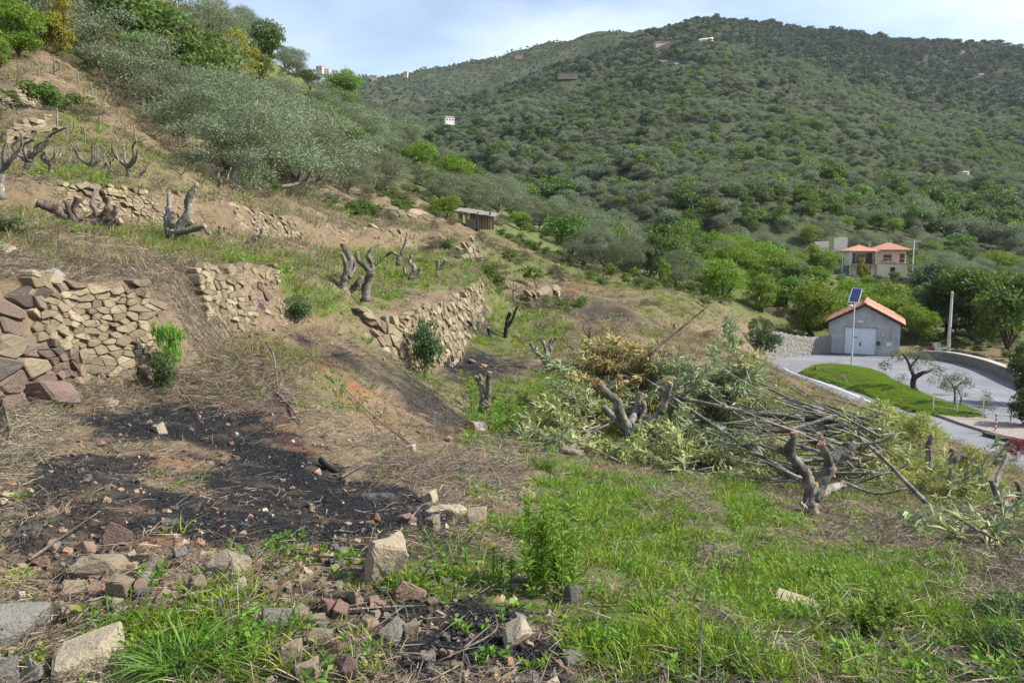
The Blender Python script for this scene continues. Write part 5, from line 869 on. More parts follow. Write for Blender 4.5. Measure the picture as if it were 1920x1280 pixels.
for i, (u, v, hp) in enumerate([(1005,540,14),(1012,500,14),(990,505,12),(968,498,12),(1040,508,10),(1062,492,14),(1095,510,16),(1008,620,22),(1020,622,18),(882,470,13),(926,482,12),(1032,545,13),(1082,532,13),(1132,522,14),(1002,592,14),(560,503,16),(604,494,16),(860,530,14)]):
    q = G(u, v); rough_prune(u, v, q[1], hp, 'small pruned stump on the far grassy terraces' if i < 7 or i > 8 else 'slim pale forked stub below the far bank wall', 30+i, 3, .7, M_dead if i < 7 or i > 8 else M_silver, group='small stumps on the far terraces' if i < 7 or i > 8 else 'pale stubs below the bank')
rough_prune(1105, 644, 24, 40, 'upright dead trunk with short twigs at the back of the brush heap', 50, 3, .35, M_dead, thick=.7); rough_prune(1172, 665, 20, 24, 'thin grey stump half hidden behind the brush heap', 51, 2, .3, thick=.7)
pruned(1884, 965, 8.9, [([(1888,972,0),(1890,950,0),(1886,935,0)],[12,11,10]), ([(1880,955,0),(1868,925,-.1),(1858,900,-.1)],[7,6,5.5]), ([(1866,915,0),(1872,890,.1),(1890,850,.2)],[6,5,4.5]), ([(1895,960,0),(1908,945,0),(1912,920,0),(1905,902,0)],[8,7,6,5.5]), ([(1888,945,0),(1897,930,.1)],[7,6])], 'cluster of pruned shoots with orange tips at the right edge above the road')
pruned(1745, 850, 12.6, [([(1742,852,0),(1741,835,0),(1748,815,0)],[7,6,5.5])], 'single upright stub among leaves near the road', M_silver); pruned(1790, 868, 12, [([(1782,872,0),(1784,855,0),(1785,842,0)],[6,5.5,5.5]), ([(1786,862,0),(1800,856,0),(1810,853,0)],[8,7,6])], 'stump with one stub pointing right near the road', M_dead)
for i, (u, v, hp) in enumerate([(62,302,36),(120,302,30),(192,324,36),(264,336,28),(300,350,20),(376,353,24),(438,362,26),(20,315,40)]):
    q = G(u, v); rough_prune(u, v, q[1], hp, 'thin spiky pruned stump in the rows of the upper left terrace', 70+i, 5, 1.1, M_dead if i % 2 else M_silver, group='spiky stumps of the upper left terrace', thick=.8)
for i, (u, v, hp) in enumerate([(545,456,18),(612,484,20),(702,508,30),(848,506,20),(800,482,16),(716,492,22)]):
    q = G(u, v); rough_prune(u, v, q[1], hp, 'small spiky stump on the middle grass terrace', 80+i, 4, .9, M_dead, group='spiky stumps of the middle terrace', thick=.8)
# logs
def log(u, v, D, pts, r_, label, mat=None, cut=None):
    q = P(u, v, D); q[2] = float(hq(q[0], q[1])); o = empty('log', q, label, 'log'); k = D/FPX; p0 = P(u, v, D); c = catmull([P(a, b_, D+dd)-p0+[0, 0, r_*k*.7] for a, b_, dd in pts], 4); MB().tube(c, np.linspace(r_*k, r_*k*.85, len(c)), 9, True, .15).obj('bark', mat or M_silver, o, smooth=True)
    for e, d in ((c[0], c[0]-c[1]), (c[-1], c[-1]-c[-2])): d = d/np.linalg.norm(d); MB().tube([e-d*.003, e+d*.008], r_*k*.95, 9).obj('cut_face', cut or M_cut, o)
log(893, 800, 12.4, [(882,797,-.1),(895,797,.1),(908,796,.3)], 11, 'sawn log with an orange end face lying at the foot of the weeds')
log(900, 806, 12.2, [(890,808,0),(902,806,.1),(908,804,.2)], 7, 'thin log under the orange ended one'); log(265, 1160, 3.7, [(268,1166,-.1),(280,1140,.12),(290,1112,.3)], 13, 'curved grey piece of branch in the grass at lower left', M_dead, M_oldcut)
for i, (a, c_, w) in enumerate([((1018,840),(1080,826),6),((1030,832),(1075,838),7),((1050,828),(1085,845),6),((1036,850),(1090,850),7),((1060,822),(1100,835),5)]): log((a[0]+c_[0])/2, (a[1]+c_[1])/2, 11.2, [(*a, 0), ((a[0]+c_[0])/2, (a[1]+c_[1])/2-3, .05), (*c_, .15)], w, ['dark curved log at the left of the small log stack', 'grey log lying across the small log stack', 'log with pale bark leaning on the small log stack', 'dark log at the bottom of the small log stack', 'thin log on top of the small log stack'][i], M_dead, M_oldcut)
log(612, 882, 6.9, [(602,868,.1),(615,880,0),(635,892,-.1)], 6, 'black charred stick among red stones at the edge of the ash', M_char, M_char); log(1395, 1070, 5.5, [(1503,1092,0),(1525,1100,0),(1552,1112,0)], 5, 'dark stick lying behind the small leafy weed', M_char, M_char); log(1690, 1140, 4.8, [(1680,1132,0),(1700,1143,0)], 9, 'dark broken piece of wood in the grass at right', M_dead, M_dead)
# planks
def plank(u, v, D, L, W, T, rz, rx, label): q = P(u, v, D); z = float(hq(q[0], q[1])); o = empty('plank', (q[0], q[1], z), label, 'plank'); MB().box((0, 0, .05), (L, W, T), rx=rx, ry=.12).obj('board', simple('pale_plank', (.40, .33, .22), .8, .15, 6), o); o.rotation_euler = (0, 0, rz)
plank(8, 476, 9.2, .45, .12, .03, -.7, .5, 'pale sawn board leaning out of the left edge above the scorched wall'); plank(1494, 1178, 4.35, .24, .085, .02, -.55, .35, 'flat pale board lying in the grass at lower right')
# stakes of the wire fence on the bare slope
for i, (u, v, hp) in enumerate([(103,130,22),(113,145,26),(148,165,28),(174,182,26),(204,195,32),(244,222,26),(186,240,22),(255,272,40),(160,268,26),(107,245,40),(307,258,22),(322,268,24),(338,285,26),(312,272,16),(352,300,22),(125,262,20),(30,250,24)]):
    q = G(u, v); hh_ = hp*q[1]/FPX; o = link('stake', None, loc=q); bpy.data.objects.remove(o); o = MB().tube([(0, 0, -.1), (random.uniform(-.06, .06), 0, hh_)], [.035, .022], 5).obj('stake', M_silver, None, q); props(o, 'thin stake standing on the bare grassy slope at upper left', 'stake', 'fence stakes on the bare slope')
# ------------------------------------------------------------------ loose rocks
ROCKS = [hull(9, 300+i, boxy=[0, 1.5, .9][i % 3], bevel=.06) for i in range(9)]
M_loose = rock_mat('loose_tan_stone', (.30, .235, .15), (.36, .29, .19), (.26, .20, .135), (.40, .335, .23)); M_redloose = rock_mat('loose_dark_red_stone', (.17, .10, .08), (.12, .085, .075), (.22, .14, .11)); RK = {'tan': with_mats(ROCKS, M_loose), 'red': with_mats(ROCKS, M_redloose), 'grey': with_mats(ROCKS, M_greyrock)}
M_pale = rock_mat('pale_limestone', (.36, .30, .20), (.42, .36, .25), (.31, .25, .165)); M_pinkrock = rock_mat('pinkish_stone', (.36, .20, .15), (.40, .27, .20), (.32, .17, .12)); RK['pale'] = with_mats(ROCKS, M_pale); RK['pink'] = with_mats(ROCKS, M_pinkrock)
OCC = []
def rock(u, v, w, h, kind, label, i=None, rot=None, group=None, D=None, dp=.8):
    q = G(u, v+h*.38) if D is None else P(u, v, D); k = q[1]/FPX; me = RK[kind][random.randrange(9) if i is None else i]; W, Hh = w*k, h*k*1.0
    o = link('rock', me, None, (q[0], q[1]+W*.25, float(hq(q[0], q[1]+W*.2))+Hh*.34), rot or (random.uniform(-.25, .25), random.uniform(-.25, .25), random.uniform(0, 6.28)), (W*.98, W*dp, Hh*1.08)); OCC.append((u, v, max(w, h))); return props(o, label, 'rock', group)
for a in [(715,1060,72,88,'tan','big upright tan slab with an orange stain at the edge of the grass',2,(.2,.15,.3)),(765,1112,72,44,'pink','blocky reddish rock right below the upright slab',3,(0,.05,.3)),(735,1193,70,50,'grey','flat grey rock on the ash in the lower middle',0,(.2,.1,.5)),(768,1187,30,34,'tan','tan rock leaning on the flat grey one',2,None),(966,1192,76,62,'pale','pointed pale rock with a shadowed left face at lower middle',6,(.4,.3,.9)),(976,1166,26,26,'grey','small rock perched above the pointed pale rock',5,None),
 (210,1003,62,56,'red','reddish angular boulder sitting on the ash at left',3,(.1,.2,.8)),(262,1030,28,26,'tan','small mossy stone right of the reddish boulder',6,None),(168,1070,76,34,'pale','long pale stone near the lower left weeds',7,(0,.1,.15)),(132,1115,46,22,'tan','flat tan stone at lower left',2,None),(220,1110,42,50,'tan','upright tan stone behind the curved branch piece',8,(.3,.1,0)),(132,1155,44,32,'pink','rounded pinkish stone at lower left',6,None),
 (28,1182,92,60,'grey','large rough grey block at the lower left edge',1,(.1,.25,.5)),(55,1262,60,60,'grey','grey block at the bottom left corner',3,None),(12,1270,40,50,'grey','small grey block cut by the bottom left corner',5,None),(150,1242,108,60,'pale','big cream coloured slab at the bottom left',4,(.1,-.3,.45)),
 (470,1036,42,38,'grey','lichen grey cube of stone above the weeds',3,(.1,.1,.5)),(548,1030,38,24,'pink','low pinkish stone right of the lichen grey cube',0,None),(425,1072,66,40,'pale','pale rough rock in the middle of the lower left stones',7,None),(365,1100,50,44,'tan','rounded tan stone half sunk in the soil',6,None),(500,1110,32,30,'tan','triangular tan stone above the ivy stems',8,None),(512,1165,56,44,'grey','square grey stone beside the tall grass clump',1,None),
 (440,1106,40,14,'pale','small whitish flat stone',2,None),(985,926,38,34,'tan','squarish brown stone behind the tall weed',3,(0,.1,.4)),(895,972,34,40,'tan','upright grey tan stone in the grass left of the tall weed',1,(.1,.1,.1)),(805,935,28,24,'pale','white topped block at the right end of the ash',5,None),(828,960,58,16,'pale','long thin pale slab at the right end of the ash',7,(0,0,-.2)),(810,985,28,28,'tan','tan stone below the thin pale slab',8,None),(705,972,25,24,'pink','orange pink stone on the black ash',6,None),
 (765,975,28,14,'pink','flat reddish stone on the black ash',2,None),(660,1120,42,36,'pink','reddish brown stone left of the blocky reddish rock',3,None),(655,1180,38,28,'pale','white stained stone left of the flat grey rock',0,None),(615,1140,30,26,'pink','pinkish stone among the lower stones',5,None),(545,1232,46,44,'tan','tan stone at the bottom near the grass clump',8,None),(600,1205,40,46,'tan','slanting tan stone near the bottom',1,None),(650,1262,60,56,'red','dark reddish stone at the bottom edge',6,None),(575,1265,42,40,'tan','bottom edge tan stone left of the dark one',2,None),
 (1078,1238,40,22,'grey','flat grey stone in the bottom soil right of the pointed rock',7,None),(1180,1263,22,18,'pale','small cube of pale stone near the bottom',3,None),(1000,1272,40,22,'grey','grey stone cut by the bottom edge',0,None),(1072,1118,28,34,'grey','shadowed stone under the tall weed',8,None),(975,1095,30,26,'grey','grey stone left of the foot of the tall weed',4,None),(453,1002,24,12,'pale','oval yellow pebble on the ash',6,None),(298,805,18,18,'pale','small pale stone lying on the black ash',2,None),(188,833,26,14,'tan','flat yellowish stone at the upper left of the ash',6,None),(200,756,28,12,'tan','thin stone slab below the tan wall',7,None),
 (275,700,40,26,'tan','large footing block at the right end of the tan wall',1,None),(95,518,36,18,'grey','grey flat stone on top of the scorched wall',7,None),(60,738,80,34,'red','long pinkish slab lying at the foot of the scorched wall',7,(0,.1,-.2)),(1045,505,12,16,'pale','white standing stone on the far terrace',1,None),(970,632,14,8,'pink','reddish stone beside the blackened stump',6,None),(1266,612,14,14,'pale','white stone block on the dry slope behind the brush heap',3,None),(770,842,16,18,'pale','white stone on the bank below the ash strip',4,None),(595,885,22,16,'pink','pink stone at the red edge of the ash',3,None)]: rock(*a)
SMALL = []; TONE = {'tan': 'tan', 'pink': 'reddish', 'pale': 'pale', 'grey': 'grey', 'red': 'dark red'}
ZN = [([(40,1020),(330,1040),(700,1020),(830,1080),(860,1270),(520,1270),(330,1150),(60,1130)], 175, 9, 34, 'lying in the stony soil at lower left', 'loose stones in the lower left soil'), ([(30,890),(200,770),(480,790),(640,880),(820,950),(800,1000),(450,1010),(200,1010),(40,980)], 46, 5, 16, 'scattered over the ash', 'stones scattered over the ash'), ([(620,850),(980,860),(960,930),(800,930)], 16, 6, 14, 'on the dry bank above the ash', 'stones on the dry bank'), ([(850,640),(1080,700),(1050,860),(840,830)], 16, 6, 14, 'among the weeds in the middle of the slope', 'stones among the mid slope weeds'), ([(860,1180),(1250,1200),(1250,1275),(860,1275)], 14, 8, 18, 'in the dark soil at the bottom', 'stones in the bottom soil')]
for poly, n, a, c_, tx, gp in ZN:
    xs = [p_[0] for p_ in poly]; ys = [p_[1] for p_ in poly]; k = 0
    while k < n:
        u, v = random.uniform(min(xs), max(xs)), random.uniform(min(ys), max(ys))
        if polydist(np.array(u), np.array(v), poly) < 0 or any(abs(u-x) < w*.5 and abs(v-y) < w*.45 for x, y, w in OCC[:62]): continue
        w = a+(c_-a)*random.random()**2; kd = random.choice(['tan', 'tan', 'pink', 'pale', 'grey', 'pink'] if 'ash' not in tx else ['tan', 'pale', 'pink', 'pink', 'grey']); o = rock(u, v, w, w*random.uniform(.45, .8), kd, f'small {TONE[kd]} stone {tx}', group=f'{TONE[kd]} {gp}'); k += 1; SMALL.append((o, u, v, f'small {TONE[kd]} stone', f'{TONE[kd]} stones'))
place_labels(SMALL, [(210,1003,'the reddish boulder'),(715,1060,'the upright slab'),(765,1112,'the blocky reddish rock'),(735,1193,'the flat grey rock'),(966,1192,'the pointed pale rock'),(168,1070,'the long pale stone'),(470,1036,'the lichen grey cube'),(425,1072,'the pale rough rock'),(365,1100,'the rounded tan stone'),(512,1165,'the square grey stone'),(805,935,'the white topped block'),(705,972,'the orange pink stone'),(600,1205,'the slanting tan stone'),(453,1002,'the oval yellow pebble'),(298,805,'the pale ash stone'),(188,833,'the flat yellowish stone'),(520,860,'the red edge of the ash'),(130,920,'the dark left ash'),(615,1140,'the pinkish stone'),(908,760,'the two pronged stump'),(132,1150,'the rounded pinkish stone')])
for u, v, w, h, kd, lb in [(1529,697,12,11,'red','dark reddish rock at the tip of the grass island'),(1577,712,14,13,'pink','orange brown rock on the near edge of the grass island'),(1585,716,9,10,'pale','whitish rock beside the orange brown one on the island')]:
    x, y, _ = R3(u, v+5); k = y/FPX; props(link('rock', RK[kd][3], None, (x, y, float(isl_h(np.array(x), np.array(y)))+h*k*.3), (0, .2, u), (w*k, w*k*.8, h*k)), lb, 'rock')
# ------------------------------------------------------------------ leaves and stalks of the ground
LG = leaf('grass_blades', (.15, .21, .016), (.31, .41, .04), .35, .12, tcol=(.18, .30, .03)); LGd = leaf('deep_grass_blades', (.06, .13, .015), (.14, .25, .035), .3, .15); LW = leaf('weed_leaves', (.10, .19, .02), (.22, .37, .05), .45, .12); LWb = leaf('bluish_weed_leaves', (.05, .085, .03), (.10, .16, .06), .25, .15)
LS = leaf('dry_straw', (.17, .135, .095), (.36, .29, .20), .12, .2); LSg = leaf('grey_dead_stalks', (.06, .048, .038), (.20, .165, .13), .1, .2); LAf = leaf('fresh_cut_leaves', (.25, .28, .09), (.52, .55, .25), .3, .12, tcol=(.25, .28, .08)); LAd = leaf('wilted_cut_leaves', (.32, .27, .10), (.56, .48, .22), .3, .12, tcol=(.4, .33, .1)); LAg = leaf('grey_green_cut_leaves', (.16, .20, .09), (.36, .41, .22), .25, .15); LB = leaf('acacia_bush_leaves', (.21, .24, .05), (.46, .49, .15), .35, .12, tcol=(.26, .30, .05)); LR = leaf('red_leaves', (.16, .03, .03), (.30, .08, .06), .3, .1)
def ribbon_blades(r, base, d, L, W, curl, segs=3):   # curved flat blades as quads
    n = len(base); d = d/np.linalg.norm(d, axis=1)[:, None]; s = np.cross(d, r.normal(0, 1, (n, 3))); s /= np.linalg.norm(s, axis=1)[:, None]+1e-9; h = np.stack([d[:, 0], d[:, 1], 0*d[:, 0]], 1); h /= np.linalg.norm(h, axis=1)[:, None]+1e-6
    rows = []
    for k in range(segs+1):
        t = k/segs; c = base+d*(L*t)[:, None]+h*(curl*L*t*t)[:, None]*.7-np.array([0, 0, 1])*(curl*L*t*t*.75)[:, None]; w = (W*(1-t**1.6)*.5+.0006)[:, None]; rows += [c-s*w, c+s*w]
    V = np.stack(rows, 1); F = np.array([(2*k, 2*k+1, 2*k+3, 2*k+2) for k in range(segs)]); m = 2*(segs+1)
    return V.reshape(-1, 3), (F[None]+np.arange(n)[:, None, None]*m).reshape(-1, 4)
def tuft(seed, n, rad, L, W, curl, mat, up=1.0, name='grass'):
    r = np.random.default_rng(seed); a = r.random(n)*6.28; q = rad*np.sqrt(r.random(n)); base = np.stack([q*np.cos(a), q*np.sin(a), -.01+0*a], 1); d = np.stack([np.cos(a)*.45*r.random(n)+r.normal(0, .22, n), np.sin(a)*.45*r.random(n)+r.normal(0, .22, n), up+0*a], 1)
    V, F = ribbon_blades(r, base, d, L*(.5+.7*r.random(n)), W*(.7+.6*r.random(n)), curl*(.3+r.random(n))); return mesh_np(name, V, F, mat)
def rosette(seed, n, L, W, mat, rise=.5):
    r = np.random.default_rng(seed); a = r.random(n)*6.28; t = np.stack([np.cos(a), np.sin(a), rise*(.2+r.random(n))], 1); V, F = leaf_quads(r, np.c_[r.normal(0, L*.3, (n, 2)), np.abs(r.normal(0, L*.25, n))], t, L*(.6+.7*r.random(n)), W*(.7+.5*r.random(n)), .12); return mesh_np('weed', V, F, mat)
def sprig(seed, ns, H, L, W, mat, per=26, spread=.25, stem=None, rad=.04):
    r = np.random.default_rng(seed); Vs = []; st = []
    for _ in range(ns):
        b0 = np.r_[r.normal(0, rad, 2), -.01]; top = b0+np.r_[r.normal(0, spread*H, 2)*.6, H*(.6+.45*r.random())]; f = np.sort(r.random(per))**.8; c = b0+(top-b0)*f[:, None]; a = np.arange(per)*2.4+r.random()*6; e = .55+.9*r.random(per); V, F = leaf_quads(r, c, np.stack([np.cos(a), np.sin(a), e], 1), L*(1.15-.5*f)*(.7+.5*r.random(per)), W*(.8+.4*r.random(per)), .25); Vs.append(V); st.append((b0, top))
    V = np.vstack(Vs); return mesh_np('leaves', V, np.arange(len(V)).reshape(-1, 4), mat), st
GR = [tuft(400+i, 16, .05, .13, .0075, .55, LG) for i in range(4)]+[tuft(410, 14, .05, .11, .007, .6, LGd)]; GRd = [tuft(420+i, 16, .06, .15, .007, .5, LGd) for i in range(3)]; RO = [rosette(430+i, 9, .06, .024, LW) for i in range(3)]+[rosette(436, 12, .035, .02, LWb)]
SPm = [sprig(440+i, 3, .16, .05, .016, LW, 10)[0] for i in range(3)]; ST = [tuft(450+i, 16, .06, .13, .0032, .9, LS if i % 2 else LSg, .25, 'dry_grass') for i in range(6)]
def lying(seed, n, rad, L, W, mat): r = np.random.default_rng(seed); a = r.random(n)*6.28; base = np.c_[r.normal(0, rad, (n, 2)), .008+.035*r.random(n)]; V, F = ribbon_blades(r, base, np.stack([np.cos(a), np.sin(a), r.normal(.03, .12, n)], 1), L*(.4+.9*r.random(n)), W*(.6+.8*r.random(n)), np.abs(r.normal(0, .12, n)), 2); return mesh_np('litter', V, F, mat)
LY = [lying(460+i, 14, .10, .105, .0034, LS if i % 2 else LSg) for i in range(6)]
def twigm(seed): r = np.random.default_rng(seed); L = .3; p_ = np.array([(x, r.normal(0, .03), .015+abs(r.normal(0, .02))) for x in np.linspace(-L/2, L/2, 4)]); m = MB().tube(catmull(p_, 2), [.006, .003], 4); m.tube([p_[1], p_[1]+[.09, .06, .03]], [.004, .002], 3); return m.mesh('twig', [M_dead, M_barkd, M_silver][seed % 3])
TW = [twigm(470+i) for i in range(6)]; CH = with_mats([hull(6, 480+i, boxy=0) for i in range(4)], None)
b = NB('charcoal'); v = b.obj(); n = b.noise(3, 4, .6, v); r_ = b.rnd(); c = b.ramp(r_, (0, (.010, .010, .011)), (.55, (.022, .022, .024)), (.8, (.07, .07, .075)), (.93, (.16, .16, .165)), (1, (.42, .42, .42))); b.bsdf(c, b.ramp(r_, (0, .35), (1, .8)), b.bump(n, .05), spec=.5); M_coal = b.mat
for c_ in CH: c_.materials.clear(); c_.materials.append(M_coal)
b = NB('gravel_mix'); r_ = b.rnd(); n = b.noise(4, 4, .6, b.obj()); c = b.ramp(r_, (0, (.22, .16, .10)), (.3, (.34, .27, .17)), (.55, (.30, .15, .09)), (.75, (.24, .21, .17)), (1, (.44, .38, .28))); c = b.mix(b.ramp(n, (.3, .4), (.6, 0.0)), c, (.1, .08, .055)); b.bsdf(c, .9, spec=.2); M_grav = b.mat
GV = with_mats([hull(5, 490+i, boxy=.5 if i % 2 else 0) for i in range(5)], M_grav); b = NB('soil_clods'); r_ = b.rnd(); c = b.mix(r_, (.10, .07, .045), (.22, .16, .10)); b.bsdf(c, .95, spec=.1); CL = with_mats(GV, b.mat)
def sample(n, dens, d0=2.3, d1=70, seed=0, apow=1.0):
    r = np.random.default_rng(seed); n = int(n*1.18); a = r.uniform(-.84, 1.0, n); D = np.exp(math.log(d0)+(math.log(d1)-math.log(d0))*r.random(n)**apow); x = a*D; z = hq(x, D); k = dens(x, D)*1.0
    k = np.where(polydist(x, D, BASIN) > -1.5, 0, k); ok = r.random(n) < k; return np.c_[x, D, z][ok]
def grow(p): return np.clip(p[:, 1]/9, .8, 6)**.62
def put(name, n, dens, protos, smin, smax, label, seed, d0=2.3, d1=70, tilt=0.0, big=True, flat=None, sink=0.0, apow=1.0):
    p = sample(n, dens, d0, d1, seed, apow); r = np.random.default_rng(seed+1); s = r.uniform(smin, smax, len(p))**1.0*(grow(p) if big else 1); rot = np.c_[r.normal(0, tilt, len(p)), r.normal(0, tilt, len(p)), r.random(len(p))*6.28]; sc = np.c_[s, s, s*(flat or 1)]; return scatter(name, p-np.c_[0*s, 0*s, sink*s], protos, rot, sc, None, seed)
g_ = lambda x, y: mq('green', x, y)*(1-.8*mq('straw', x, y))*(.08+.92*sstep(-.10, .14, fbm(x*1.15, y*1.15, 55, 4)))
bare = lambda x, y: np.clip(1-mq('burn', x, y)*1.25, 0, 1)**1.5
put('grass', 90000, lambda x, y: np.clip(g_(x, y)**1.3*.85, 0, 1)*bare(x, y), GR, .55, 1.25, '', 501, tilt=.15); put('grass', 16000, lambda x, y: np.clip(g_(x, y)*.35+.03, 0, 1)*bare(x, y), GRd, .7, 1.5, '', 503, tilt=.15)
put('weeds', 24000, lambda x, y: (np.clip(g_(x, y)*.45, 0, 1)+.035)*bare(x, y), RO, .6, 1.6, '', 505, tilt=.2); put('weeds', 12000, lambda x, y: (np.clip(g_(x, y)*.30, 0, 1)+.02)*bare(x, y), SPm, .5, 1.4, '', 507, tilt=.1)
put('dry_grass', 40000, lambda x, y: (.12+.55*mq('straw', x, y)+.16*np.clip(fbm(x*.8, y*.8, 61, 3)*3, 0, 1))*bare(x, y)*(1-.8*np.clip(mq('green', x, y)-.1, 0, 1))*np.clip((y-1.5)/5, .45, 1), ST, .6, 1.5, '', 509, tilt=.4)
put('leaf_litter', 60000, lambda x, y: (.36+.55*mq('straw', x, y))*(.05+.95*bare(x, y))*(1-.7*mq('green', x, y))*np.clip((y-1.5)/5, .5, 1), LY, .6, 1.4, '', 511, tilt=.15); put('twigs', 8000, lambda x, y: .10+.35*mq('straw', x, y)+.02*mq('burn', x, y), TW, .3, 1.0, '', 513, tilt=.2)
put('gravel', 45000, lambda x, y: (.12+.25*mq('red', x, y)+.0*mq('burn', x, y)+.25*sstep(-3.2, -4.0, x)*0+.45*((y < 5.4) & (x < .3)))*(1-.75*mq('green', x, y))*(.15+.85*bare(x, y)), GV, .012, .055, '', 515, tilt=1.0, flat=.7); put('soil_clods', 40000, lambda x, y: (.34+.25*mq('straw', x, y))*(1-.7*mq('green', x, y))*(.2+.8*bare(x, y)), CL, .012, .05, '', 517, tilt=1.0, flat=.8)
put('charcoal', 190000, lambda x, y: np.clip(mq('burn', x, y)*1.1, 0, 1)**1.3*(.25+.75*sstep(-.2, .1, fbm(x*1.5, y*1.5, 71, 4))), CH, .008, .032, '', 519, tilt=1.0, flat=.75, d1=40)
TWb = with_mats(TW, M_char); put('burnt_twigs', 9000, lambda x, y: .5*mq('burn', x, y), TWb, .25, .9, '', 529, tilt=.25)
put('far_weeds', 9000, lambda x, y: (.10+.5*mq('green', x, y))*(1-.6*mq('burn', x, y)), GRd+ST+SPm[:1], .7, 1.5, '', 521, d0=14, d1=120, tilt=.1)
LO = leaf('olive_dry_grass', (.12, .125, .035), (.30, .27, .12), .2, .15); SG = [tuft(475+i, 18, .07, .17, .0045, .5, LO) for i in range(4)]
put('slope_grass', 34000, lambda x, y: np.where((x < -3) | (y > 22), .5, .06)*(.35+.65*sstep(-.2, .15, fbm(x*.7, y*.7, 91, 4)))*bare(x, y), SG, .6, 1.35, '', 527, d0=9, d1=75, tilt=.2)
put('undergrowth', 11000, lambda x, y: np.where(y > 75, .4, .22)*(fbm(x*.15, y*.15, 81, 3) > -.08)*((y > 34) | (x < -9))*~((x > .28*y) & (y < 74)), [c for c, t in PROTO['scrub_near']]+[c for c, t in PROTO['broad_far']], .25, .55, '', 523, d0=22, d1=230, flat=.8)
# grass on the island and greenery over the parapet
r = np.random.default_rng(9); x = r.uniform(bx0, bx1, 16000); y = r.uniform(by0, by1, 16000); ok = polydist(x, y, ISL.tolist()) > .12; scatter('island_grass', np.c_[x, y, isl_h(x, y)][ok], GR, None, r.uniform(.8, 1.7, ok.sum()), None, 525)
# ------------------------------------------------------------------ mats and heaps of dry stalks
def straw_mat(poly, n, lift, label, L=.3, mat=LS, W=.005, down=0.0, name='dry_grass_heap', seed=1, dome=0.0):
    r = np.random.default_rng(seed); xs = [p_[0] for p_ in poly]; ys = [p_[1] for p_ in poly]; B = []
    while len(B) < n:
        u, v = r.uniform(min(xs), max(xs)), r.uniform(min(ys), max(ys)); d = float(polydist(np.array(u), np.array(v), poly))
        if d < -6+12*r.random()-6: continue
        q = G(u, v); B.append((*q[:2], q[2]+lift*r.random()+dome*min(1, max(0, d)/22)*r.random()**.6, q[1]))
    B = np.array(B); a = r.random(n)*6.28; t = np.stack([np.cos(a), np.sin(a), r.normal(.05, .25, n)], 1)
    if down: e = .15; gx = (hq(B[:, 0]+e, B[:, 1])-hq(B[:, 0]-e, B[:, 1]))/(2*e); gy = (hq(B[:, 0], B[:, 1]+e)-hq(B[:, 0], B[:, 1]-e))/(2*e); dn = np.stack([-gx, -gy, -(gx*gx+gy*gy)], 1); dn /= np.linalg.norm(dn, axis=1)[:, None]+1e-6; t = t*(1-down)+dn*down+r.normal(0, .15, (n, 3))
    sc = np.clip(B[:, 3]/7, .7, 3)**.5*.62; n = len(B); o0 = B[:, :3].mean(0); V, F = ribbon_blades(r, B[:, :3]-o0-(t*L*.5*sc[:, None]), t, L*sc*(.5+.9*r.random(n)), W*sc*(.55+.7*r.random(n)), r.normal(0, .25, n), 3); V[:, 2] = np.maximum(V[:, 2], (hq(V[:, 0]+o0[0], V[:, 1]+o0[1])-o0[2])+.004)
    fm = (r.random(len(F)) < .45).astype(int); fm = np.repeat(r.random(n) < .45, 3).astype(int); return props(link(name, mesh_np(name, V, F, [mat, LSg], fmat=fm), None, o0), label, 'dry grass')
straw_mat([(1302,1040),(1345,1026),(1400,1040),(1405,1075),(1360,1088),(1305,1080)], 900, .03, 'round heap of dead stalks in the middle of the green grass', .2, dome=.13, seed=2); straw_mat([(690,880),(760,858),(800,866),(860,890),(800,915),(700,915)], 1300, .03, 'brown mound of dead grass on the bank right of the ash', .28, dome=.12, seed=3); straw_mat([(860,860),(960,866),(985,890),(940,925),(870,905)], 900, .03, 'mound of earth and dead grass behind the squarish brown stone', .25, dome=.1, seed=4)
straw_mat([(255,500),(330,488),(400,500),(400,560),(440,640),(400,690),(360,640),(330,560),(280,560)], 2600, .05, 'curtain of dead grass hanging over the gap between the tan walls', .42, down=.75, seed=5, W=.006); straw_mat([(90,730),(300,718),(360,690),(430,690),(470,720),(430,770),(300,762),(150,760)], 3000, .06, 'wide mat of dead stalks along the foot of the tan wall', .32, dome=.08, seed=6); straw_mat([(-10,800),(60,770),(110,790),(90,860),(40,900),(-10,910)], 1500, .05, 'mat of dead stalks at the left edge below the scorched wall', .3, dome=.07, seed=7)
straw_mat([(440,690),(520,680),(560,740),(500,780),(430,770)], 1200, .05, 'tangle of dead stalks on the slope above the red earth', .3, dome=.06, seed=8); straw_mat([(1200,910),(1330,905),(1330,960),(1220,975)], 900, .02, 'flattened patch of dead grass in the field near the brush heap', .22, dome=.05, seed=9); straw_mat([(1560,950),(1720,985),(1760,1020),(1620,1010)], 900, .02, 'dry brown strip of dead grass right of the knobbly tree', .2, dome=.04, seed=10); straw_mat([(1840,1050),(1900,1060),(1930,1120),(1880,1110)], 700, .03, 'heap of dead grass at the right edge of the field', .22, dome=.1, seed=11); straw_mat([(-10,490),(120,480),(250,490),(240,520),(100,525),(-10,540)], 1500, .05, 'fringe of dead grass along the top of the left walls', .34, down=.3, dome=.05, seed=12)
straw_mat([(1320,1120),(1420,1110),(1440,1150),(1330,1160)], 400, .02, 'thin scatter of dead stalks in the lower right grass', .22, seed=13); straw_mat([(740,1000),(860,985),(980,1030),(960,1060),(800,1040)], 600, .03, 'pale dead stalks lying left of the tall weed', .35, seed=14, W=.004)
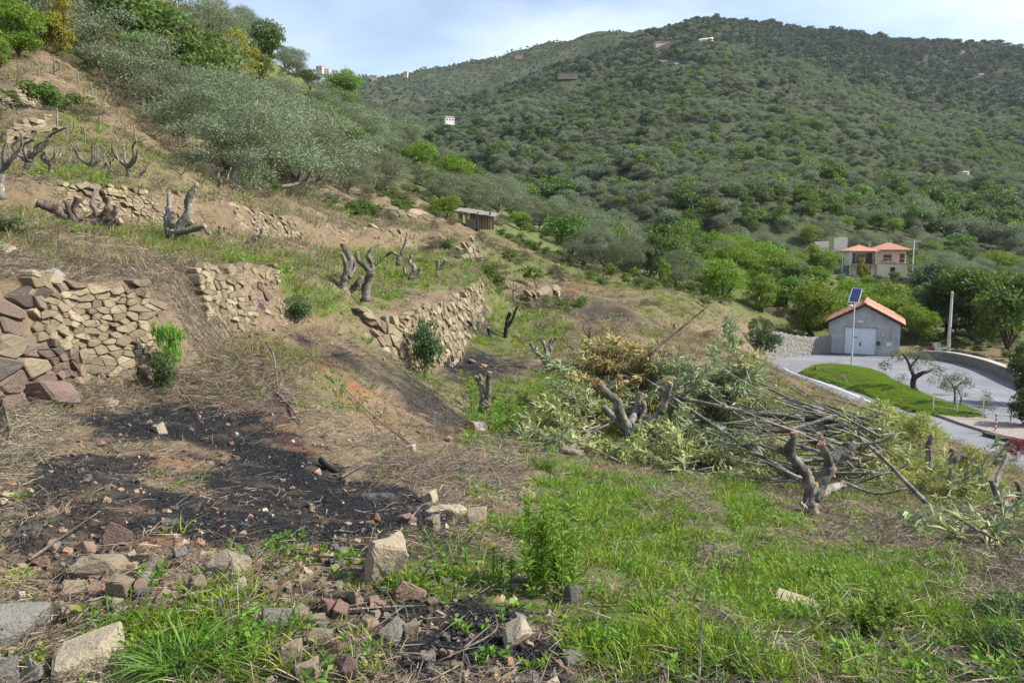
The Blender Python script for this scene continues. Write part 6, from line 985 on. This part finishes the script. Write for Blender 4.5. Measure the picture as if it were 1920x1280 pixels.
# long cut or dead canes lying about
def cane(pts, r_, label, mat=None, lift=.03, group=None):
    q = [G(u, v)+[0, 0, lift+h] for u, v, h in pts]; o0 = q[0]; k = q[0][1]/FPX; c = catmull(np.array(q)-o0, 4); c[:, 2] = np.maximum(c[:, 2], hq(c[:, 0]+o0[0], c[:, 1]+o0[1])-o0[2]+.01); return props(MB().tube(c, np.linspace(r_*k, r_*k*.5, len(c)), 5).obj('cane', mat or M_dead, None, o0), label, 'stick', group)
for pts, r_, lb in [([(655,1155,0),(730,1150,0),(800,1150,.01)],3,'pale cane lying across the lower ash beside the flat grey rock'),([(820,1225,0),(870,1235,.02),(930,1205,.03),(925,1175,.05)],3,'long curved stick bowed round the ash by the pointed pale rock'),([(862,1235,0),(900,1215,.03),(930,1196,.05)],2.5,'pale straight stick leaning to the pointed pale rock'),([(700,1228,0),(850,1262,0),(930,1262,0)],2.2,'thin dark cane along the bottom soil'),([(55,1060,0),(130,1025,.05),(190,992,.08)],3,'grey stick reaching up to the reddish boulder'),([(300,735,0),(340,742,.02),(372,783,0)],2.2,'grey cane pointing down onto the ash'),([(500,665,.15),(515,705,.2),(523,750,0)],2.2,'upright dry cane at the top of the bare bank'),([(515,740,0),(545,770,0),(565,800,0)],3,'dark stick sliding down the bare bank'),([(10,780,.05),(20,830,.05),(8,880,0)],4,'curved grey branch at the left edge of the dead stalks'),([(120,735,.02),(180,745,0),(230,750,0)],3,'dark stick lying under the tan wall'),([(640,905,.02),(690,880,.02),(740,885,0)],2,'pale thin cane arched over the edge of the ash'),([(770,985,.02),(800,960,.04),(855,960,0)],2,'thin cane beside the long pale slab'),([(200,1090,0),(215,1055,.06),(250,1040,.04)],2.5,'thin bent twig by the small mossy stone'),([(520,1040,0),(600,1060,.02),(690,1060,0)],3.5,'blackened branch among stones left of the upright slab'),([(1330,1140,0),(1375,1190,.03),(1405,1230,0)],2,'straight pale stalk in the lower right grass'),([(1310,1290,0),(1313,1240,.1),(1318,1195,.2)],3,'dead upright stalk at the bottom of the field'),([(780,845,0),(700,790,.04),(640,730,.02)],2.2,'thin cane lying down the ash strip on the bank'),([(930,735,.02),(1000,760,.03),(1050,790,0)],2,'bent cane right of the two pronged stump')]: cane(pts, r_, lb)
# ------------------------------------------------------------------ brush heap: leafy cut branches and bare poles
def leafy(seed, mat, n=230, L=1.25):
    r = np.random.default_rng(seed); m = MB(); ax = [catmull([(0, 0, 0), (L*.4, r.normal(0, .08), r.normal(0, .05)), (L*.75, r.normal(0, .12), -.03), (L, r.normal(0, .16), -.12)], 4)]; m.tube(ax[0], [.016, .011, .007, .004], 5)
    for f in (.35, .5, .65, .8):
        i = int(f*(len(ax[0])-1)); s = ax[0][i]; d = np.array([.35, r.choice([-1, 1])*.32, r.normal(.05, .12)])*r.uniform(.6, 1.3); a = catmull([s, s+d*.5+r.normal(0, .02, 3), s+d], 3); ax.append(a); m.tube(a, [.007, .003], 4)
    c = []; t = []
    for _ in range(n): a = ax[r.integers(5)]; i = r.integers(max(1, len(a)//4), len(a)); k = a[min(i, len(a)-1)]-a[i-1]; c.append(a[i-1]+k*r.random()); t.append(k/(np.linalg.norm(k)+1e-9)*.9+r.normal(0, .6, 3)+[0, 0, -.15])
    V, F = leaf_quads(r, np.array(c), np.array(t), (.19*(.6+.7*r.random(n))), .031*(.7+.6*r.random(n)), .2); return m.mesh('cut_branch', M_silver, True), mesh_np('leaves', V, F, mat)
LF = {k: [leafy(600+10*j+i, mt) for i in range(4)] for j, (k, mt) in enumerate((('fresh', LAf), ('dry', LAd), ('grey', LAg)))}
HEAP = [([(1085,690),(1110,650),(1180,640),(1260,650),(1270,700),(1160,730),(1100,730)], 62, 'dry', 'wilted straw coloured branch on the upper left of the brush heap'), ([(1040,790),(1080,735),(1140,720),(1190,750),(1190,820),(1090,835)], 58, 'fresh', 'yellow green leafy branch on the left flank of the brush heap'), ([(1230,650),(1320,655),(1400,670),(1440,720),(1400,750),(1250,740)], 60, 'grey', 'grey green leafy branch on the top right of the brush heap'), ([(1060,840),(1180,835),(1330,840),(1400,870),(1340,890),(1120,882)], 46, 'fresh', 'pale leafy branch trailing on the grass before the brush heap'), ([(1190,740),(1320,740),(1450,770),(1470,860),(1330,870),(1200,850)], 28, 'grey', 'leafy branch deep inside the brush heap'), ([(1480,790),(1620,760),(1700,820),(1680,880),(1540,880)], 18, 'fresh', 'leafy branch at the road side of the brush heap'),
        ([(1000,815),(1090,800),(1090,850),(1020,850)], 8, 'grey', 'grey green branch at the left foot of the brush heap'), ([(1850,930),(1960,900),(1990,1010),(1900,1030),(1830,985)], 24, 'fresh', 'yellowing leafy branch thrown over the field edge at right'), ([(1700,900),(1840,930),(1870,985),(1760,965)], 16, 'fresh', 'cut leafy branch lying between the heap and the right edge')]
for poly, n, kd, lb in HEAP:
    xs = [p_[0] for p_ in poly]; ys = [p_[1] for p_ in poly]; k = 0
    while k < n:
        u, v = random.uniform(min(xs), max(xs)), random.uniform(min(ys), max(ys))
        if polydist(np.array(u), np.array(v), poly) < 0: continue
        D = 11.2+(885-v)/240*3.9+random.uniform(-.3, .7)
        if 1085 < u < 1275 and v < 835: D = max(D, 14.1+(835-v)/180*1.6+random.uniform(0, .6))
        if u > 1690: D = G(u, v)[1]-random.uniform(.1, .6)
        q = P(u, v, D); f = 1-.55*random.random()**2; rz = random.gauss(math.pi*1.05, .9) if u < 1300 else random.gauss(-.4, 1.3); ls = random.uniform(.62, 1.02); q = q-np.array([math.cos(rz), math.sin(rz), 0])*ls*.62; gz = float(hq(q[0], q[1])); z = max(gz+.06, gz+(q[2]-gz)*f); cm, lm = random.choice(LF[kd if random.random() < .8 else 'fresh' if kd == 'grey' else 'grey'])
        o = link('cut_branch', cm, None, (q[0], q[1], z), (random.gauss(0, .5), random.gauss(.12, .3), rz), ls); props(o, lb, 'branch', lb.replace(' branch', ' branches', 1)); link('leaves', lm, o); k += 1
M_pole = bark_mat('pale_pole_bark', (.20, .185, .155), (.42, .40, .35), 16)
def pole(pts, rad, label, group=None, mat=None, cutend=True):
    c = catmull([P(u, v, D) for u, v, D in pts], 5); c[:, 2] = np.maximum(c[:, 2], hq(c[:, 0], c[:, 1])+.02); o0 = c[-1].copy(); k = pts[-1][2]/FPX; r_ = np.linspace(rad[0], rad[1], len(c))*k; o = props(MB().tube(c-o0, r_, 6, True, .12).obj('cut_pole', mat or M_pole, None, o0, smooth=True), label, 'branch', group); t = c[-1]-c[-2]; t /= np.linalg.norm(t)
    if cutend: MB().tube([-t*.003, t*.006], r_[-1]*1.0, 6).obj('cut_face', M_cut, o)
for pts, rad, lb in [([(1213,712,14),(1300,772,12.8),(1400,838,11.6),(1512,908,10.4)],(3,6),'long straight pole slanting down from the heap to the knobbly tree'),([(1440,728,14),(1560,788,12.6),(1640,845,11.2),(1700,905,10),(1764,970,8.9)],(3,5.5),'longest curved pole reaching down into the field at right'),([(1240,738,13.8),(1420,775,13),(1598,789,12.6)],(3.5,7),'thick pole pointing right with a pale sawn end'),([(1330,728,14),(1480,752,13.4),(1548,771,13)],(3,5.5),'pole with an orange end above the thick one'),([(1380,815,12.4),(1480,805,12.3),(1560,782,12.3)],(3,4.5),'pole crossing under the thick one'),([(1370,800,12.8),(1480,808,12.5),(1590,796,12.3)],(3,6),'pale pole lying just below the thick one'),([(1290,715,14.5),(1420,800,12.5),(1545,850,11.2),(1612,862,10.8)],(2.5,4),'thin bowed pole over the front of the heap'),([(1215,668,14.5),(1262,628,14.5),(1332,570,14.4)],(2.5,1),'thin dark twig rising above the top of the heap'),([(1580,832,11.4),(1640,830,11.2),(1678,812,11.2)],(3,3),'bare twig with a hooked tip at the right of the heap'),([(1575,900,10),(1640,925,9.7),(1700,915,9.6)],(3,2.5),'fallen bare stick behind the knobbly tree')]: pole(pts, rad, lb)
r = np.random.default_rng(77)
for i in range(64):
    v1 = r.uniform(770, 905); u1 = r.uniform(1500, 1680); D1 = 10.6+(900-v1)/140*2.3; a = r.normal(.12, .28); L = r.uniform(110, 240); u0 = u1-L*math.cos(a); v0 = v1-L*math.sin(a)*.8; D0 = D1+r.uniform(-.3, 1.2); pole([(u0, v0, D0), ((u0+u1)/2, (v0+v1)/2+r.normal(0, 9), (D0+D1)/2), (u1, v1, D1)], (.7, r.uniform(1.2, 3.4)), 'bare cut stick in the tangle at the right of the brush heap', 'bare sticks of the brush heap', [M_pole, M_dead, M_pole][i % 3], i % 3 == 0)
# ------------------------------------------------------------------ bushes and single weeds
(BV, BF), bcc = crown(701, 3000, nc=26, rx=.46, rz=.42, zc=.5, L=.085, W=.017, cr=.17, low=.1, up=.4); BUSH = mesh_np('leaves', BV, BF, LB); BST = trunk_mb(702, bcc, r0=.02, fork=.08, nl=9, sides=5).mesh('stems', M_bark, True)
(BV, BF), bcc2 = crown(703, 2600, nc=24, rx=.46, rz=.42, zc=.5, L=.07, W=.035, cr=.17, low=.08); BUSHb = mesh_np('leaves', BV, BF, LWb); (BV, BF), bcc3 = crown(704, 1500, nc=22, rx=.46, rz=.42, zc=.5, L=.085, W=.03, cr=.15, low=.08, up=.6); BUSHg = mesh_np('leaves', BV, BF, LW); BUSHr = BUSHg.copy(); BUSHr.materials.clear(); BUSHr.materials.append(LR)
def bush(u, vtop, D, wpx, lm, label, name='bush', group=None):
    q = P(u, vtop, D); gz = float(hq(q[0], q[1])); h = max(.15, q[2]-gz); w = wpx*D/FPX; o = empty(name, (q[0], q[1], gz-.03), label, 'bush', group, random.random()*6); o.scale = (w, w, h*1.02); link('stems', BST, o); link('leaves', lm, o); return o
for u, vt, D, w, lb in [(1600,792,17,110,'yellow green acacia bush behind the sawn pole ends'),(1655,748,19,130,'tallest yellow green acacia bush beside the road'),(1720,768,18,110,'acacia bush right of the tallest one, before the asphalt'),(1650,830,14.5,150,'low acacia bush in front of the tallest one'),(1740,845,13,110,'acacia bush round the upright stub near the road'),(1815,825,14,90,'lower right acacia bush against the dark asphalt'),(1700,880,12,120,'acacia bush just behind the longest pole'),(1790,905,11,110,'acacia bush at the field edge above the longest pole'),(1860,880,11.5,60,'greyish bush beside the orange tipped shoots')]: bush(u, vt, D, w, BUSH, lb)
bush(1905, 1135, 3.6, 120, BUSHb, 'dark leafy bush at the lower right corner'); bush(1880, 1225, 3.2, 90, BUSHb, 'lower dark bush in the bottom right corner'); bush(312, 575, 9.25, 56, BUSHg, 'bright green bush growing out of the tan wall'); bush(300, 650, 9.0, 50, BUSHb, 'bluish weeds at the foot of the bush on the tan wall'); bush(557, 548, 13.6, 58, BUSHb, 'dark green bush beside the squared wall corner'); bush(108, 410, 12.5, 48, BUSHg, 'bright green bush before the splayed stump'); bush(8, 395, 10.5, 70, BUSHb, 'dark grey green bush at the left edge above the walls'); bush(160, 445, 12, 60, LW and BUSHg, 'low yellow green weeds under the splayed stump')
bush(1908, 810, 40, 44, BUSHr, 'red leaved shrub at the end of the pavement'); bush(1430, 600, 66, 60, BUSHb, 'pale flowering bush on the dry slope left of the garage wall'); bush(795, 590, 16.5, 60, BUSHb, 'sparse grey green shrub against the tan wall with the sharp edge')
def weed(u, v, hpx, ns, lm, label, L=.06, W=.013, per=34, spread=.22, name='weed', group=None, rad=.05):
    q = G(u, v); h = hpx*q[1]/FPX; me, st = sprig(int(u*7+v), ns, h, L, W, lm, per, spread, rad=rad); o = empty(name, q, label, 'weed', group); m = MB()
    for b0, t in st: m.tube([b0, t], [.004, .002], 4)
    m.obj('stem', LGd, o); link('leaves', me, o); return o
weed(1018, 1105, 185, 15, LW, 'tall bright green weed with many lance leaves in the lower middle', .08, .017, 60, .16, rad=.09); weed(1055, 1110, 110, 6, LW, 'leafy shoots at the right foot of the tall weed', .075, .015, 34, .3); weed(945, 1105, 85, 4, LW, 'smaller upright weed left of the tall one', .05, .013, 34, .12); weed(1280, 1000, 62, 4, LW, 'upright weed in the middle of the grass field', .06, .014, 36, .12); weed(1255, 1035, 42, 3, LW, 'shorter weed below the upright one in the field', .05, .013, 26, .15); weed(1555, 1108, 48, 7, LW, 'broad leaved weed before the dark stick at right', .075, .026, 18, .4); weed(1640, 1185, 72, 9, LGd, 'dense dark weed in the lower right field', .05, .02, 34, .3, rad=.06); weed(645, 742, 30, 3, LW, 'small upright weed alone on the bare bank', .07, .015, 20, .1)
for i, (u, v, h, n) in enumerate([(935,815,62,7),(962,800,50,6),(905,812,45,6),(880,775,60,6),(945,770,40,5),(925,745,38,5),(985,760,32,5),(1010,740,34,5),(900,740,40,5),(860,720,26,4),(1070,690,22,4),(1090,770,40,5)]): weed(u, v, h, n, LW, ['tallest leafy weed right of the sawn log','leafy weed at the right of the weed clump by the log','weed growing over the sawn log','weed at the left of the two pronged stump','weed at the foot of the two pronged stump','weed behind the two pronged stump','weed in the clearing right of the two pronged stump','weed left of the antler shaped tree foot','weed left of the two pronged stump tips','small weed near the charcoal strip','small weed right of the antler shaped tree','weed at the left foot of the brush heap'][i], .11, .022, 26, .3, rad=.12)
for i, (u, v, h) in enumerate([(245,1110,34),(270,1095,40),(515,1035,30),(540,1030,34),(655,1065,40),(625,1045,26),(700,1230,30),(640,1240,26),(330,1160,30),(200,1180,32),(760,1100,26),(850,1060,40),(820,1080,34),(895,1180,30),(1075,1190,30),(1160,1230,24),(1000,1250,26),(930,1240,22)]): weed(u, v, h, 5, LW, 'small broad leaved weed between the lower stones', .05, .02, 9, .45, group='broad leaved weeds between the stones')
for u, v, n, L, lb in [(340,1262,420,.30,'big arching clump of long green grass at the bottom left'),(1015,880,260,.28,'thick clump of green grass before the small log stack'),(205,1200,120,.14,'grass clump between the cream slab and the grey block'),(900,930,140,.16,'fine grass clump behind the upright grey tan stone'),(1240,1185,160,.2,'fine feathery grass clump at the bottom of the field'),(30,1090,60,.1,'small grass patch at the left edge')]:
    q = G(u, v); props(link('grass_clump', tuft(int(u), n, .09 if n > 200 else .06, L, .006, 1.0, LGd if L > .25 else LG), None, q), lb, 'grass')
# ------------------------------------------------------------------ air
hb = MB().box((450, 1500, 130), (3400, 3900, 340)); hm = NB('air_haze'); pv_ = hm.n('VolumePrincipled'); pv_.inputs['Color'].default_value = (.82, .90, 1, 1); pv_.inputs['Density'].default_value = .00006; pv_.inputs['Anisotropy'].default_value = .2; hm.l(pv_.outputs[0], hm.out.inputs['Volume']); props(hb.obj('haze', hm.mat), kind='stuff')
